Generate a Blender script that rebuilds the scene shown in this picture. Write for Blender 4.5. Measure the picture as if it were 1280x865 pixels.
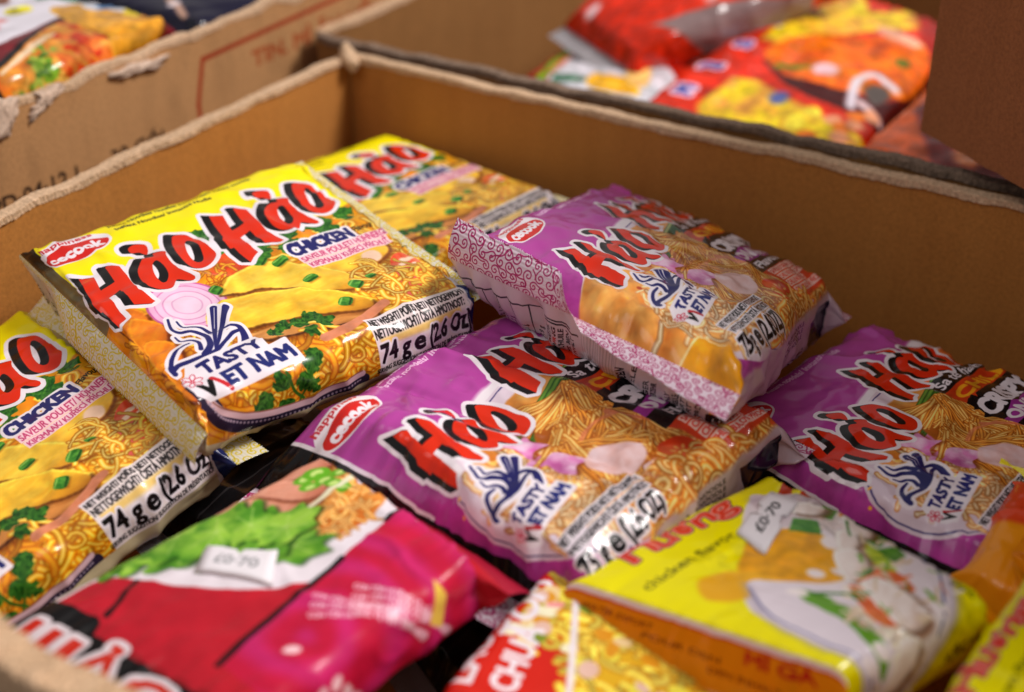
import bpy, math, random
import numpy as np

# ---------------------------------------------------------------- small 2-D drawing kit (prints are computed here)
def _hash(ix, iy, seed):
    h = (ix.astype(np.int64)*374761393 + iy.astype(np.int64)*668265263 + seed*1442695041) & 0x7fffffff
    h = ((h ^ (h >> 13))*1274126177) & 0x7fffffff
    return ((h ^ (h >> 16)) & 0xffff)/65535.0

def vnoise(x, y, seed=0):
    ix = np.floor(x); iy = np.floor(y); fx = x-ix; fy = y-iy
    fx = fx*fx*(3-2*fx); fy = fy*fy*(3-2*fy)
    a = _hash(ix, iy, seed); b = _hash(ix+1, iy, seed); c = _hash(ix, iy+1, seed); d = _hash(ix+1, iy+1, seed)
    return (a*(1-fx)+b*fx)*(1-fy)+(c*(1-fx)+d*fx)*fy

def fbm(x, y, seed=0, oct=3):
    s = 0; a = .5; t = 0
    for k in range(oct):
        s = s+a*vnoise(x*2**k, y*2**k, seed+k*17); t += a; a *= .5
    return s/t

def rgb(*c):
    return np.array(c, np.float32)/255.0

def mixc(a, b, t):
    t = np.clip(t, 0, 1)[..., None]
    return np.asarray(a)*(1-t)+np.asarray(b)*t

_glyph = {}
def glyph_loops(s):
    """outline edges of a string in the built-in font, as (n,4) array of segments, grouped per connected piece"""
    if s in _glyph: return _glyph[s]
    cu = bpy.data.curves.new('t', 'FONT'); cu.body = s; cu.resolution_u = 3
    ob = bpy.data.objects.new('t', cu); bpy.context.scene.collection.objects.link(ob)
    dg = bpy.context.evaluated_depsgraph_get()
    me = ob.evaluated_get(dg).to_mesh()
    co = np.array([v.co[:2] for v in me.vertices]).reshape(-1, 2)
    cnt = {}
    par = list(range(len(co)))
    def find(a):
        while par[a] != a:
            par[a] = par[par[a]]; a = par[a]
        return a
    for p in me.polygons:
        vs = list(p.vertices)
        for i in range(len(vs)):
            a, b = vs[i], vs[(i+1) % len(vs)]
            k = (min(a, b), max(a, b)); cnt[k] = cnt.get(k, 0)+1
            par[find(a)] = find(b)
    groups = {}
    for (a, b), n in cnt.items():
        if n == 1: groups.setdefault(find(a), []).append((*co[a], *co[b]))
    out = [np.array(g) for g in groups.values()]
    w = co[:, 0].max() if len(co) else 0
    bpy.data.objects.remove(ob); bpy.data.curves.remove(cu)
    _glyph[s] = (out, w)
    return _glyph[s]

class Art:
    """a print drawn in millimetres; x to the right, y down"""
    def __init__(s, x0, y0, x1, y1, S, base):
        s.x0, s.y0, s.S = x0, y0, S
        s.W = int(round((x1-x0)*S)); s.H = int(round((y1-y0)*S))
        s.im = np.empty((s.H, s.W, 3), np.float32); s.im[:] = base
    def win(s, xa, ya, xb, yb):
        i0 = max(0, int((xa-s.x0)*s.S)-2); i1 = min(s.W, int((xb-s.x0)*s.S)+3)
        j0 = max(0, int((ya-s.y0)*s.S)-2); j1 = min(s.H, int((yb-s.y0)*s.S)+3)
        if i1 <= i0 or j1 <= j0: return None
        X, Y = np.meshgrid(s.x0+(np.arange(i0, i1)+.5)/s.S, s.y0+(np.arange(j0, j1)+.5)/s.S)
        return (slice(j0, j1), slice(i0, i1)), X, Y
    def put(s, sl, a, col, X=None, Y=None):
        if callable(col): col = col(X, Y)
        a = np.clip(a, 0, 1)[..., None]
        s.im[sl] = s.im[sl]*(1-a)+np.asarray(col, np.float32)*a
    @staticmethod
    def seg_d2(X, Y, E):
        d = np.full(X.shape, 1e9); ins = np.zeros(X.shape, bool)
        for ax, ay, bx, by in E:
            dx, dy = bx-ax, by-ay; L = dx*dx+dy*dy+1e-12
            t = np.clip(((X-ax)*dx+(Y-ay)*dy)/L, 0, 1)
            q = (X-ax-t*dx)**2+(Y-ay-t*dy)**2
            np.minimum(d, q, out=d)
            if dy != 0:
                ins ^= ((ay > Y) != (by > Y)) & (X < (Y-ay)*dx/dy+ax)
        return d, ins
    def sdf(s, E, pad):
        E = np.asarray(E, float)
        w = s.win(min(E[:, 0].min(), E[:, 2].min())-pad, min(E[:, 1].min(), E[:, 3].min())-pad,
                  max(E[:, 0].max(), E[:, 2].max())+pad, max(E[:, 1].max(), E[:, 3].max())+pad)
        if w is None: return None
        sl, X, Y = w
        d, ins = s.seg_d2(X, Y, E); d = np.sqrt(d)
        return sl, X, Y, np.where(ins, -d, d)
    def fill(s, E, col, off=0, soft=0, alpha=1):
        r = s.sdf(E, off+soft+.5)
        if r is None: return
        sl, X, Y, d = r
        a = np.clip(.5-(d-off)/(max(soft, 1/s.S)), 0, 1)*alpha
        s.put(sl, a, col, X, Y)
    def poly(s, P, col, off=0, soft=0, alpha=1):
        s.fill(edges(P), col, off, soft, alpha)
    def curve(s, P, col, off=0, soft=0, alpha=1, n=6):
        s.fill(edges(smooth(P, True, n)), col, off, soft, alpha)
    def line(s, P, w, col, soft=0, alpha=1, w1=None):
        P = np.asarray(P, float); pad = max(w, w1 or 0)/2+soft+.5
        q = s.win(P[:, 0].min()-pad, P[:, 1].min()-pad, P[:, 0].max()+pad, P[:, 1].max()+pad)
        if q is None: return
        sl, X, Y = q
        best = np.full(X.shape, 1e9); n = len(P)-1
        for i in range(n):
            ax, ay = P[i]; dx, dy = P[i+1]-P[i]
            t = np.clip(((X-ax)*dx+(Y-ay)*dy)/(dx*dx+dy*dy+1e-12), 0, 1)
            ww = w if w1 is None else w+(w1-w)*(i+t)/n
            np.minimum(best, np.sqrt((X-ax-t*dx)**2+(Y-ay-t*dy)**2)-ww/2, out=best)
        s.put(sl, np.clip(.5-best/max(soft, 1/s.S), 0, 1)*alpha, col, X, Y)
    def strand(s, P, w, dark, light, alpha=1, hi=None):
        """a noodle: bright along its middle, darker at its edges"""
        P = np.asarray(P, float); pad = w/2+.5
        q = s.win(P[:, 0].min()-pad, P[:, 1].min()-pad, P[:, 0].max()+pad, P[:, 1].max()+pad)
        if q is None: return
        sl, X, Y = q; best = np.full(X.shape, 1e9)
        for i in range(len(P)-1):
            ax, ay = P[i]; dx, dy = P[i+1]-P[i]
            t = np.clip(((X-ax)*dx+(Y-ay)*dy)/(dx*dx+dy*dy+1e-12), 0, 1)
            np.minimum(best, (X-ax-t*dx)**2+(Y-ay-t*dy)**2, out=best)
        r = np.sqrt(best)/(w/2)
        c = mixc(light, dark, np.clip((r-.25)/.75, 0, 1)**1.3)
        if hi is not None: c = mixc(c, hi, np.clip(1-r*3, 0, 1)*.8)
        s.put(sl, np.clip((1-r)*w/2*s.S+.5, 0, 1)*alpha, c)
    def ell(s, cx, cy, rx, ry, col, ang=0, soft=0, alpha=1):
        s.curve(ellp(cx, cy, rx, ry, ang, 20), col, soft=soft, alpha=alpha, n=2)
    def text(s, t, x, y, h, col, ang=0, width=None, bold=0, outl=None, ow=0, shear=0, xs=1., bg=None, bgpad=0):
        """baseline left at x,y; h = capital height"""
        if s.S*h < 3: bold = bold*.6
        loops, w = glyph_loops(t)
        k = h/.70
        kx = k*xs if width is None else width/max(w, 1e-6)
        ca, sa = math.cos(math.radians(ang)), math.sin(math.radians(ang))
        def tr(E):
            E = np.asarray(E, float).reshape(-1, 2)
            u = E[:, 0]*kx+E[:, 1]*k*shear; v = -E[:, 1]*k
            return np.stack([x+u*ca+v*sa, y-u*sa+v*ca], 1).reshape(-1, 4)
        if bg is not None:
            p = bgpad; W_ = w*kx
            c = [(-p, p), (W_+p, p), (W_+p, -h-p), (-p, -h-p)]
            s.poly([(x+u*ca+v*sa, y-u*sa+v*ca) for u, v in c], bg)
        if outl is not None:
            for L in loops: s.fill(tr(L), outl, off=ow+bold)
        for L in loops: s.fill(tr(L), col, off=bold)
        return w*kx
    def blur_noise(s, amt, scale, seed):
        X, Y = np.meshgrid(np.arange(s.W)/s.S, np.arange(s.H)/s.S)
        s.im += (fbm(X/scale, Y/scale, seed)[..., None]-.5)*amt
    def image(s, name):
        im = bpy.data.images.new(name, s.W, s.H, alpha=False)
        a = np.ones((s.H, s.W, 4), np.float32); a[..., :3] = np.clip(s.im[::-1], 0, 1)
        im.pixels.foreach_set(a.ravel()); im.update(); im.pack()
        return im

def edges(P):
    P = np.asarray(P, float)
    return np.concatenate([P, np.roll(P, -1, 0)], 1)

def smooth(P, closed=False, n=6):
    """Catmull-Rom through the points"""
    P = np.asarray(P, float); N = len(P); out = []
    rng_ = range(N) if closed else range(N-1)
    for i in rng_:
        if closed: a, b, c, d = P[(i-1) % N], P[i], P[(i+1) % N], P[(i+2) % N]
        else: a, b, c, d = P[max(i-1, 0)], P[i], P[i+1], P[min(i+2, N-1)]
        for k in range(n):
            t = k/n
            out.append(.5*(2*b+(c-a)*t+(2*a-5*b+4*c-d)*t*t+(3*b-a-3*c+d)*t**3))
    if not closed: out.append(P[-1])
    return np.array(out)

def ellp(cx, cy, rx, ry, ang=0, n=20):
    t = np.linspace(0, 2*np.pi, n, endpoint=False); a = math.radians(ang)
    x, y = rx*np.cos(t), ry*np.sin(t)
    return np.stack([cx+x*math.cos(a)+y*math.sin(a), cy-x*math.sin(a)+y*math.cos(a)], 1)

def inside(P, x, y):
    ins = False; n = len(P)
    for i in range(n):
        ax, ay = P[i]; bx, by = P[(i+1) % n]
        if (ay > y) != (by > y) and x < (y-ay)*(bx-ax)/(by-ay)+ax: ins = not ins
    return ins
# ---------------------------------------------------------------- shared print elements
RED = rgb(222, 44, 14); BLK = rgb(18, 16, 18); WHT = rgb(238, 228, 236); NAVY = rgb(34, 34, 100)

def homog(src, dst):
    A = []
    for (x, y), (u, v) in zip(src, dst):
        A.append([x, y, 1, 0, 0, 0, -u*x, -u*y, -u]); A.append([0, 0, 0, x, y, 1, -v*x, -v*y, -v])
    return np.linalg.svd(np.array(A, float))[2][-1].reshape(3, 3)
# plan of the chicken print: drawing units -> millimetres on the packet's face
_Hq = homog([(53, 305), (358, 199), (588, 370), (262, 500)], [(0, 0), (110, 0), (110, 125), (0, 125)])
def q(x, y):
    p = _Hq @ np.array([x, y, 1.]); u, v = p[:2]/p[2]
    if v > 121: v = 121+(v-121)*.62
    return (u, v)
def Q(P): return [q(*p) for p in P]
def z1(P): return Q([(40+x/6.18, 280+y/6.18) for x, y in P])
def z2(P): return Q([(220+x/6.18, 200+y/6.18) for x, y in P])
def z3(P): return Q([(180+x/6.18, 370+y/6.18) for x, y in P])
def z4(P): return Q([(360+x/5.09, 300+y/5.09) for x, y in P])

LH = z1([(345,405),(460,403),(520,518),(622,462),(545,345),(560,335),(655,350),(730,440),(800,530),(925,608),(900,628),(770,633),(662,522),(580,577),(640,645),(707,715),(668,748),(640,790),(560,720),(520,672),(490,682),(435,612),(440,575)])
LA = z1([(905,250),(1000,245),(1010,290),(1100,380),(1225,440),(1195,462),(1105,450),(1080,460),(1060,510),(1000,525),(900,515),(830,470),(795,400),(810,330),(850,290),(912,280)])
LAc = z1([(905,350),(935,318),(985,350),(1025,410),(1010,458),(970,465),(922,420)])
LK = z1([(715,205),(760,180),(840,180),(865,210),(860,248),(825,240),(800,232),(760,236),(735,235)])
_o = [(885,185),(975,180),(1060,215),(1150,275),(1213,325),(1190,390),(1120,425),(1020,415),(940,350),(890,270),(876,220)]
_oc = [(975,235),(1010,222),(1080,270),(1120,340),(1110,375),(1060,375),(1000,320)]
_sh = np.array(q(95.8, 345.5))-np.array(q(255.6, 274.8))
LO = [tuple(np.array(p)+_sh) for p in z2(_o)]
LOc = [tuple(np.array(p)+_sh) for p in z2(_oc)]
EXT = np.array(q(85, 346))-np.array(q(95.8, 345.5))

def word(A, T, ext=EXT, ow=1.9, red=RED):
    """the brush-lettered word: red on a black extrusion with a white border; T maps points"""
    t = lambda P: np.array([T(p) for p in P])
    polys = [(t(LH), None), (smooth(t(LA), True, 3), smooth(t(LAc), True, 3)), (smooth(t(LK), True, 3), None), (smooth(t(LO), True, 4), smooth(t(LOc), True, 4))]
    e = np.asarray(ext, float)
    for P, c in polys:
        for k in (0, .33, .66, 1): A.poly(P+e*k, WHT, off=ow)
    for P, c in polys:
        if c is not None: A.poly(c, WHT)
        E = edges(P) if c is None else np.concatenate([edges(P), edges(c)])
        for k in np.linspace(1, .06, 12):
            off = np.tile(e*k, 2)
            A.fill(E+off, BLK, off=.12)
    for P, c in polys:
        E = edges(P) if c is None else np.concatenate([edges(P), edges(c)])
        A.fill(E, red)

def bowl_mark(A, T):
    """line drawing of a bowl with steam and chopsticks, navy with white border"""
    t = lambda P: np.array([T(p) for p in z3(P)])
    strokes = [([(150,180),(180,260),(240,290),(330,280),(420,300),(460,350),(465,400),(430,450)], .9, 2.6),
               ([(215,195),(260,240),(330,240),(400,245),(465,285)], .7, 1.6),
               ([(205,320),(250,350),(330,345),(385,375),(400,420)], .6, 1.7),
               ([(310,375),(230,420),(185,480),(180,545),(205,575)], .9, 2.1),
               ([(190,560),(230,520),(330,490),(440,455),(520,415),(580,350),(630,300),(690,275)], 1.9, 1.3),
               ([(565,270),(620,250),(680,255),(720,300),(730,365)], .9, 3.0),
               ([(492,110),(500,290),(507,415)], 2.7, .7), ([(585,110),(550,270),(512,415)], 2.7, .7)]
    L = [(smooth(t(p), False, 6), a, b) for p, a, b in strokes]
    for p, a, b in L: A.line(p, a+2.6, WHT, w1=b+2.6)
    A.poly(t([(455,105),(625,95),(560,420),(490,430)]), WHT)
    for p, a, b in L: A.line(p, a, NAVY, w1=b)
    A.line(t([(497,110),(497,250)]), .25, WHT); A.line(t([(470,300),(545,275)]), .35, NAVY)

def blossom(A, cx, cy, r, col):
    for k in range(6):
        a = k*math.pi/3
        P = ellp(cx+r*.62*math.cos(a), cy+r*.62*math.sin(a), r*.5, r*.27, -math.degrees(a), 10)
        A.poly(P, WHT, off=.5)
    for k in range(6):
        a = k*math.pi/3
        P = ellp(cx+r*.62*math.cos(a), cy+r*.62*math.sin(a), r*.5, r*.27, -math.degrees(a), 10)
        A.line(np.vstack([P, P[:1]]), .35, col)

def flag(A, x, y, k=1, ang=0):
    """slogan in navy capitals on white"""
    ca, sa = math.cos(math.radians(ang)), math.sin(math.radians(ang))
    D = lambda u, v: (x+u*ca*k+v*sa*k, y-u*sa*k+v*ca*k)
    A.poly([D(2, -16.6), D(29.5, -16.6), D(30, -9), D(37, -9), D(37, 1.6), D(0, 1.6), D(-3, -2), D(-3.4, -9)], WHT, off=.6)
    x0, y0 = D(4.6, -9.6); A.text('TASTY', x0, y0, 5.6*k, NAVY, ang, width=24*k, bold=.42*k)
    x0, y0 = D(-1, 0.4); A.text('V', x0, y0, 6.6*k, BLK, ang, width=5.6*k, bold=.5*k)
    A.line([D(5, -6.5), D(8.2, .8)], 1.7*k, rgb(205, 40, 50))
    x0, y0 = D(8.2, -.4); A.text('ET NAM', x0, y0, 6.4*k, rgb(34, 42, 110), ang, width=27.5*k, bold=.5*k)
    u, v = D(-.6, -9.2); blossom(A, u, v, 3.4*k, rgb(205, 50, 75))

def oval_logo(A, cx, cy, rx, ry, ang, t='cecook'):
    A.ell(cx, cy-ry*.35, rx*1.10, ry*1.5, WHT, ang)
    A.ell(cx, cy, rx*1.09, ry*1.16, WHT, ang)
    A.ell(cx, cy, rx, ry, rgb(208, 34, 28), ang)
    ca, sa = math.cos(math.radians(ang)), math.sin(math.radians(ang))
    x, y = cx-rx*.80*ca+ry*.42*sa, cy+rx*.80*sa+ry*.42*ca
    A.text(t, x, y, ry*.95, WHT, ang, width=rx*1.6, bold=.38)
    x, y = cx-rx*.85*ca-ry*1.2*sa, cy+rx*.85*sa-ry*1.2*ca
    A.text('happiness', x, y, ry*.42, rgb(196, 40, 50), ang, width=rx*1.6, bold=.12)

def noodles(A, R, cx, cy, rx, ry, n, L, w, dark, light, ang=None, clip=None, curl=.9, hi=None, jit=.15):
    for _ in range(n):
        a = R.random()*6.283; r = math.sqrt(R.random())
        x, y = cx+rx*r*math.cos(a), cy+ry*r*math.sin(a)
        if clip is not None and not inside(clip, x, y): continue
        th = R.random()*6.283 if ang is None else math.radians(ang)+R.gauss(0, .45)
        c = R.gauss(0, curl)/L*2; P = []
        l = L*(.6+.7*R.random()); m = 9
        for i in range(m):
            P.append((x, y)); th += c*l/m+R.gauss(0, jit); x += math.cos(th)*l/m; y += math.sin(th)*l/m
        f = .74+.40*R.random()
        A.strand(P, w*(.75+.5*R.random()), np.clip(dark*f, 0, 1), np.clip(light*f, 0, 1), hi=hi)

def leaf(A, R, x, y, r, ang, dark, light):
    """a frilly herb leaf: three lobed blades"""
    for k in (-1, 0, 1):
        a = math.radians(ang)+k*.75; l = r*(1 if k == 0 else .75)
        cx, cy = x+math.cos(a)*l*.5, y-math.sin(a)*l*.5
        P = ellp(cx, cy, l*.55, l*.3, math.degrees(a), 14)
        P = P+np.array([[R.gauss(0, l*.07), R.gauss(0, l*.07)] for _ in range(14)])
        s_ = R.randrange(999)
        A.curve(P, lambda X, Y: mixc(dark, light, fbm(X/1.3, Y/1.3, s_)*1.7-.45), n=3)
        A.line([(x, y), (x+math.cos(a)*l*.95, y-math.sin(a)*l*.95)], .25, light, alpha=.6)

def scallion(A, x, y, w, h, ang):
    sd = int(abs(x*31+y*17)) % 97
    c, s_ = math.cos(math.radians(ang)), math.sin(math.radians(ang))
    RR = random.Random(sd)
    C = [(x+u*c+v*s_, y-u*s_+v*c) for u, v in ((-w*1.05, -h*RR.uniform(.6, 1)), (w*RR.uniform(.5, .9), -h*1.1), (w*1.1, h*RR.uniform(.4, .9)), (-w*RR.uniform(.4, .9), h*1.05))]
    A.poly([(p[0]+.5, p[1]+.9) for p in C], rgb(120, 62, 8), off=.4, soft=1.2, alpha=.6)
    A.curve(C, lambda X, Y: mixc(rgb(30, 96, 24), rgb(96, 166, 56), fbm(X/1.6, Y/1.6, sd)*1.5-.2), off=.5, n=3)
    A.line([C[0], C[1]], .5, rgb(150, 200, 90), soft=.5); A.line([C[3], C[2]], .7, rgb(16, 60, 14), soft=.6)

def meat(A, P, light, mid, edge, seed, fib=20):
    P = np.array(P); A.curve(P+np.array([.6, 2.0]), rgb(112, 52, 8), soft=2.5, alpha=.75, n=5)
    E = edges(smooth(P, True, 5)); c = P.mean(0)
    r = A.sdf(E, 1)
    if r is None: return
    sl, X, Y, d = r
    a = math.radians(fib); U = X*math.cos(a)-Y*math.sin(a); V = X*math.sin(a)+Y*math.cos(a)
    n = fbm(U/9, V/1.6, seed, 4)
    k = (V-V[d < 0].min())/(np.ptp(V[d < 0])+1e-6) if (d < 0).any() else V*0
    col = mixc(light, mid, n*.9-.15+k*.35)
    col = mixc(col, edge, np.clip((k-.72)*3, 0, 1)*.85)
    col = mixc(col, edge, np.clip(1+d/.7, 0, 1)*.5)
    A.put(sl, .5-d*A.S, col)
    S_ = smooth(P, True, 5); cy = P[:, 1].mean()
    for i in range(len(S_)):
        a_, b_ = S_[i], S_[(i+1) % len(S_)]
        if b_[0] < a_[0]: A.line([a_, b_], 1.1, np.asarray(edge)*.7, soft=1.0, alpha=.8)
        else: A.line([a_+[0, .8], b_+[0, .8]], .9, np.clip(np.asarray(light)*1.08, 0, 1), soft=.9, alpha=.8)

def lines_text(A, R, x, y, w, n, h, gap, col, ang=0, words='NUDELN INSTANT EXPORT ONLY MIX WATER BEFORE SERVING MINUTES POUR ABOUT SEULE POUR EXPORT UND DEN INHALT'.split()):
    for i in range(n):
        t = ' '.join(R.choice(words) for _ in range(max(2, int(w/(h*5)))))
        a = math.radians(ang)
        A.text(t, x+math.sin(a)*gap*i, y+math.cos(a)*gap*i, h, col, ang, width=w*(.8+.2*R.random()), bold=.04)

def back_panel(A, R, y0, y1, x0=0, x1=110, base=rgb(205, 196, 200)):
    """plain back of a packet with its tables and small print"""
    X0, X1 = A.x0, A.x0+A.W/A.S
    A.poly([(X0, y0), (X1, y0), (X1, y1), (X0, y1)], base)

def soften(A, box, scale, amt, seed):
    """tone variation of a printed photograph, plus the slight softness of its screen"""
    sl, X, Y = A.win(*box)
    f = 1+(fbm(X/scale, Y/scale, seed, 4)-.5)*2*amt
    w = np.clip(np.minimum.reduce([X-box[0], Y-box[1], box[2]-X, box[3]-Y])/3, 0, 1)
    P = A.im[sl]; B = P.copy()
    B[1:-1, 1:-1] = (P[1:-1, 1:-1]*2+P[:-2, 1:-1]+P[2:, 1:-1]+P[1:-1, :-2]+P[1:-1, 2:])/6
    g = (1+(f-1)*w)[..., None]
    sat = (P.max(-1)-P.min(-1))[..., None]
    A.im[sl] = B*(1+(g-1)*np.clip(sat*2, 0, 1))

# ---------------------------------------------------------------- chicken noodle wrapper
EX, EY0, EY1 = 18, -26, 151      # how far the print runs beyond the 110 x 125 mm face
FY1 = 276
def art_chicken():
    R = random.Random(5)
    YEL = rgb(250, 232, 4)
    A = Art(-EX, EY0, 110+EX, FY1, 6.0, YEL)
    food = Q([(60,345),(100,395),(150,392),(185,385),(205,330),(215,303),(255,292),(285,300),(340,300),(415,262),(440,252),(475,285),(600,380),(600,520),(262,640),(40,520)])
    food = [(-18,60)]+food[1:10]+[q(416,268),(128,36),(128,152),(-18,152)]
    A.poly(food, lambda X, Y: mixc(rgb(243, 176, 26), rgb(226, 120, 16), fbm(X/9, Y/9, 3)*1.6-.3), soft=1)
    # bed of noodles
    noodles(A, R, *q(440, 400), 60, 55, 420, 15, 2.4, rgb(196, 104, 12), rgb(255, 204, 60), clip=food, hi=rgb(255, 232, 140))
    noodles(A, R, *q(500, 340), 28, 40, 260, 13, 2.1, rgb(200, 100, 10), rgb(255, 200, 56), clip=food, hi=rgb(255, 232, 150))
    noodles(A, R, *q(420, 430), 36, 22, 160, 16, 2.6, rgb(196, 96, 8), rgb(255, 188, 36), clip=food, curl=2, hi=rgb(255, 226, 120))
    noodles(A, R, *q(260, 450), 36, 26, 130, 15, 2.4, rgb(180, 80, 10), rgb(246, 160, 36), clip=food)
    # green bed under the lettering
    for x, y, r in [(215,305,9),(228,298,9),(243,302,9),(258,318,9),(272,322,10),(288,318,9),(305,322,10),(322,316,9),(338,308,9),(355,300,9),(372,292,10),(388,284,9),(402,278,9),(415,272,8),(300,330,8),(345,318,7),(250,312,8),(395,290,7)]:
        leaf(A, R, *q(x, y), r*1.15, R.uniform(0, 360), rgb(20, 74, 20), rgb(84, 150, 44))
    # carrot blocks at the left
    for P in ([(120,388),(165,386),(185,402),(178,425),(150,420)], [(160,400),(200,405),(205,430),(185,445),(165,430)], [(178,425),(215,430),(228,462),(205,470),(180,450)], [(196,452),(235,462),(240,492),(214,490)]):
        meat(A, Q(P), rgb(244, 150, 30), rgb(228, 104, 14), rgb(150, 56, 10), R.randrange(99), 40)
    # tomato red behind the o
    A.curve(Q([(274,322),(300,322),(318,332),(290,352),(262,362),(255,345)]), lambda X, Y: mixc(rgb(220, 60, 24), rgb(240, 120, 30), fbm(X/3, Y/3, 8)*1.6-.4))
    noodles(A, R, *q(262, 352), 9, 6, 26, 7, 1.6, rgb(170, 70, 10), rgb(250, 170, 40))
    # onion slice
    for k, (s_, c) in enumerate([(1, rgb(196, 90, 150)), (.94, rgb(238, 176, 212)), (.80, rgb(206, 118, 170)), (.77, rgb(243, 196, 224)), (.60, rgb(214, 140, 186)), (.57, rgb(246, 208, 230)), (.38, rgb(224, 160, 200)), (.35, rgb(240, 206, 228))]):
        cx, cy = q(228, 383); A.ell(cx, cy, 13.5*s_, 15.5*s_, c, 20, soft=.4)
    # chicken slices
    meat(A, Q([(392,322),(430,300),(468,296),(482,312),(450,338),(410,345)]), rgb(255, 212, 76), rgb(246, 176, 40), rgb(170, 84, 14), 4, 5)
    meat(A, Q([(268,372),(282,350),(318,332),(370,334),(420,340),(447,350),(452,360),(400,366),(330,362),(290,370)]), rgb(255, 220, 84), rgb(248, 184, 40), rgb(160, 84, 16), 12, 3)
    meat(A, Q([(300,418),(350,404),(400,396),(452,386),(462,396),(420,406),(372,416),(320,428)]), rgb(226, 158, 84), rgb(186, 112, 50), rgb(96, 44, 14), 23, 3)
    meat(A, Q([(252,392),(292,372),(340,364),(400,364),(448,372),(458,382),(430,390),(380,396),(330,406),(290,414),(262,414)]), rgb(255, 212, 70), rgb(246, 176, 34), rgb(150, 76, 14), 15, 3)
    # shrimp and tomato at the right
    A.curve(Q([(482,322),(500,312),(520,326),(520,350),(510,366),(492,362),(486,344)]), lambda X, Y: mixc(rgb(226, 70, 40), rgb(240, 130, 90), fbm(X/3, Y/3, 31)*1.8-.5))
    A.curve(Q([(490,340),(508,336),(516,352),(508,368),(490,364)]), rgb(226, 96, 84), soft=.6)
    for x, y, r in [(500,322,2.4),(507,318,1.6),(496,330,1.6),(512,328,1.4)]: A.ell(*q(x, y), r, r*.8, rgb(250, 220, 190), soft=.8)
    A.ell(*q(458, 320), 4, 4, rgb(246, 206, 176), soft=1)
    noodles(A, R, *q(478, 350), 8, 12, 40, 12, 2.0, rgb(196, 96, 8), rgb(255, 204, 70), hi=rgb(255, 236, 160))
    noodles(A, R, *q(545, 345), 9, 14, 46, 10, 1.9, rgb(210, 110, 16), rgb(255, 206, 80), clip=food)
    for a_, b_, s_ in [((345,408),(420,412),2.4),((380,400),(398,420),2.2),((365,414),(410,424),2.2),((430,330),(470,336),1.4)]:
        A.strand(smooth(Q([a_, ((a_[0]+b_[0])/2, (a_[1]+b_[1])/2-5), b_]), False, 6), s_, rgb(206, 110, 10), rgb(255, 214, 70), hi=rgb(255, 240, 150))
    # ham strip
    A.line(smooth(Q([(395,420),(425,408),(455,388),(470,378)]), False, 5), 4, lambda X, Y: mixc(rgb(226, 150, 120), rgb(206, 120, 80), fbm(X/3, Y/3, 5)))
    # scallions
    for x, y, w, h, a in [(317,331,3.3,3.0,30),(343,332,3.6,2.2,5),(380,352,3.4,2.0,0),(436,356,3.6,3.4,25),(422,378,3.6,3.0,35),(263,366,2.6,3.4,10),(455,345,2,1.6,0)]:
        scallion(A, *q(x, y), w*.66, h*.62, a)
    # coriander
    for x, y, r, a in [(330,420,6,20),(345,412,6,60),(358,408,7,20),(370,402,7,10),(385,404,8,0),(372,412,6,-60),(378,440,6,230),(385,432,7,200),(372,452,7,250),(386,458,6,300),(340,478,8,200),(336,490,8,250),(352,470,7,100),(362,484,8,300),(350,492,7,250)]:
        leaf(A, R, *q(x, y), r*.9, a, rgb(16, 60, 14), rgb(78, 140, 44))
    A.line(smooth(Q([(345,455),(370,470),(395,478)]), False, 5), 1.1, rgb(52, 100, 30))
    A.line(smooth(Q([(380,440),(386,462),(392,482)]), False, 5), .8, rgb(52, 100, 30))
    # bowl rim at the bottom
    rim = smooth(Q([(225,470),(262,492),(300,500),(350,496),(400,484),(440,464),(470,448)]), False, 8)
    A.line(rim+[0, 3.4], 6.5, rgb(46, 36, 58)); A.line(rim, 2.6, rgb(214, 176, 184)); A.line(rim+[0, -1.2], .5, rgb(150, 96, 80))
    for i in range(2, len(rim)-1): A.ell(rim[i][0], rim[i][1]+2.6, .5, .5, rgb(170, 150, 170))
    # net weight block
    x, y = 67.5, 116.5
    A.poly([(66.5, 113.2), (111, 112.4), (111, 140), (68, 140)], WHT, alpha=.93)
    A.poly([(69, 121.5), (106, 121.5), (106, 124), (69, 124)], rgb(245, 190, 50), soft=1.2, alpha=.6)
    A.text('NET WEIGHT/ POIDS NET/ NETTOGEWICHT', x, 117.3, 3.0, BLK, 0, width=42.5, bold=.1)
    A.text('NETTOGEWICHT/ ČISTÁ HMOTNOST:', x, 121.3, 3.0, BLK, 0, width=41, bold=.1)
    A.text('74 g', x+.6, 130.6, 7.2, BLK, 0, width=13.2, bold=.34, outl=WHT, ow=.8)
    A.text('e', x+15.6, 130.6, 7.6, BLK, 0, width=4.6, bold=.4, outl=WHT, ow=.8)
    A.text('(2.6 Oz)', x+22.4, 130.6, 7.2, BLK, 0, width=20.5, bold=.3, outl=WHT, ow=.8)
    A.text('SERVING SUGGESTION/ SUGGESTION DE PRÉSENTATION', x-1, 134.6, 2.2, BLK, 0, width=44, bold=.06)
    A.poly([(-18, 136), (128, 136), (128, 152), (-18, 152)], rgb(206, 190, 150))
    # small print along the top
    A.text('Instant Noodles/ Nouilles instantanées/ Instant noedels', 24, 5.6, 2.3, rgb(60, 56, 10), 0, width=64, bold=.10)
    A.text('Instant Noodles/ Instantní Nudle', 25, 10.4, 2.3, rgb(60, 56, 10), 0, width=42, bold=.12)
    # ends: left darkened as painted fold shadow, white then navy at the right
    A.poly([(-18, -26), (-6.5, -26), (-6.5, 40), (-18, 40)], lambda X, Y: mixc(rgb(26, 22, 20), rgb(120, 106, 70), np.clip((Y-8)/16, 0, 1)), alpha=1)
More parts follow.
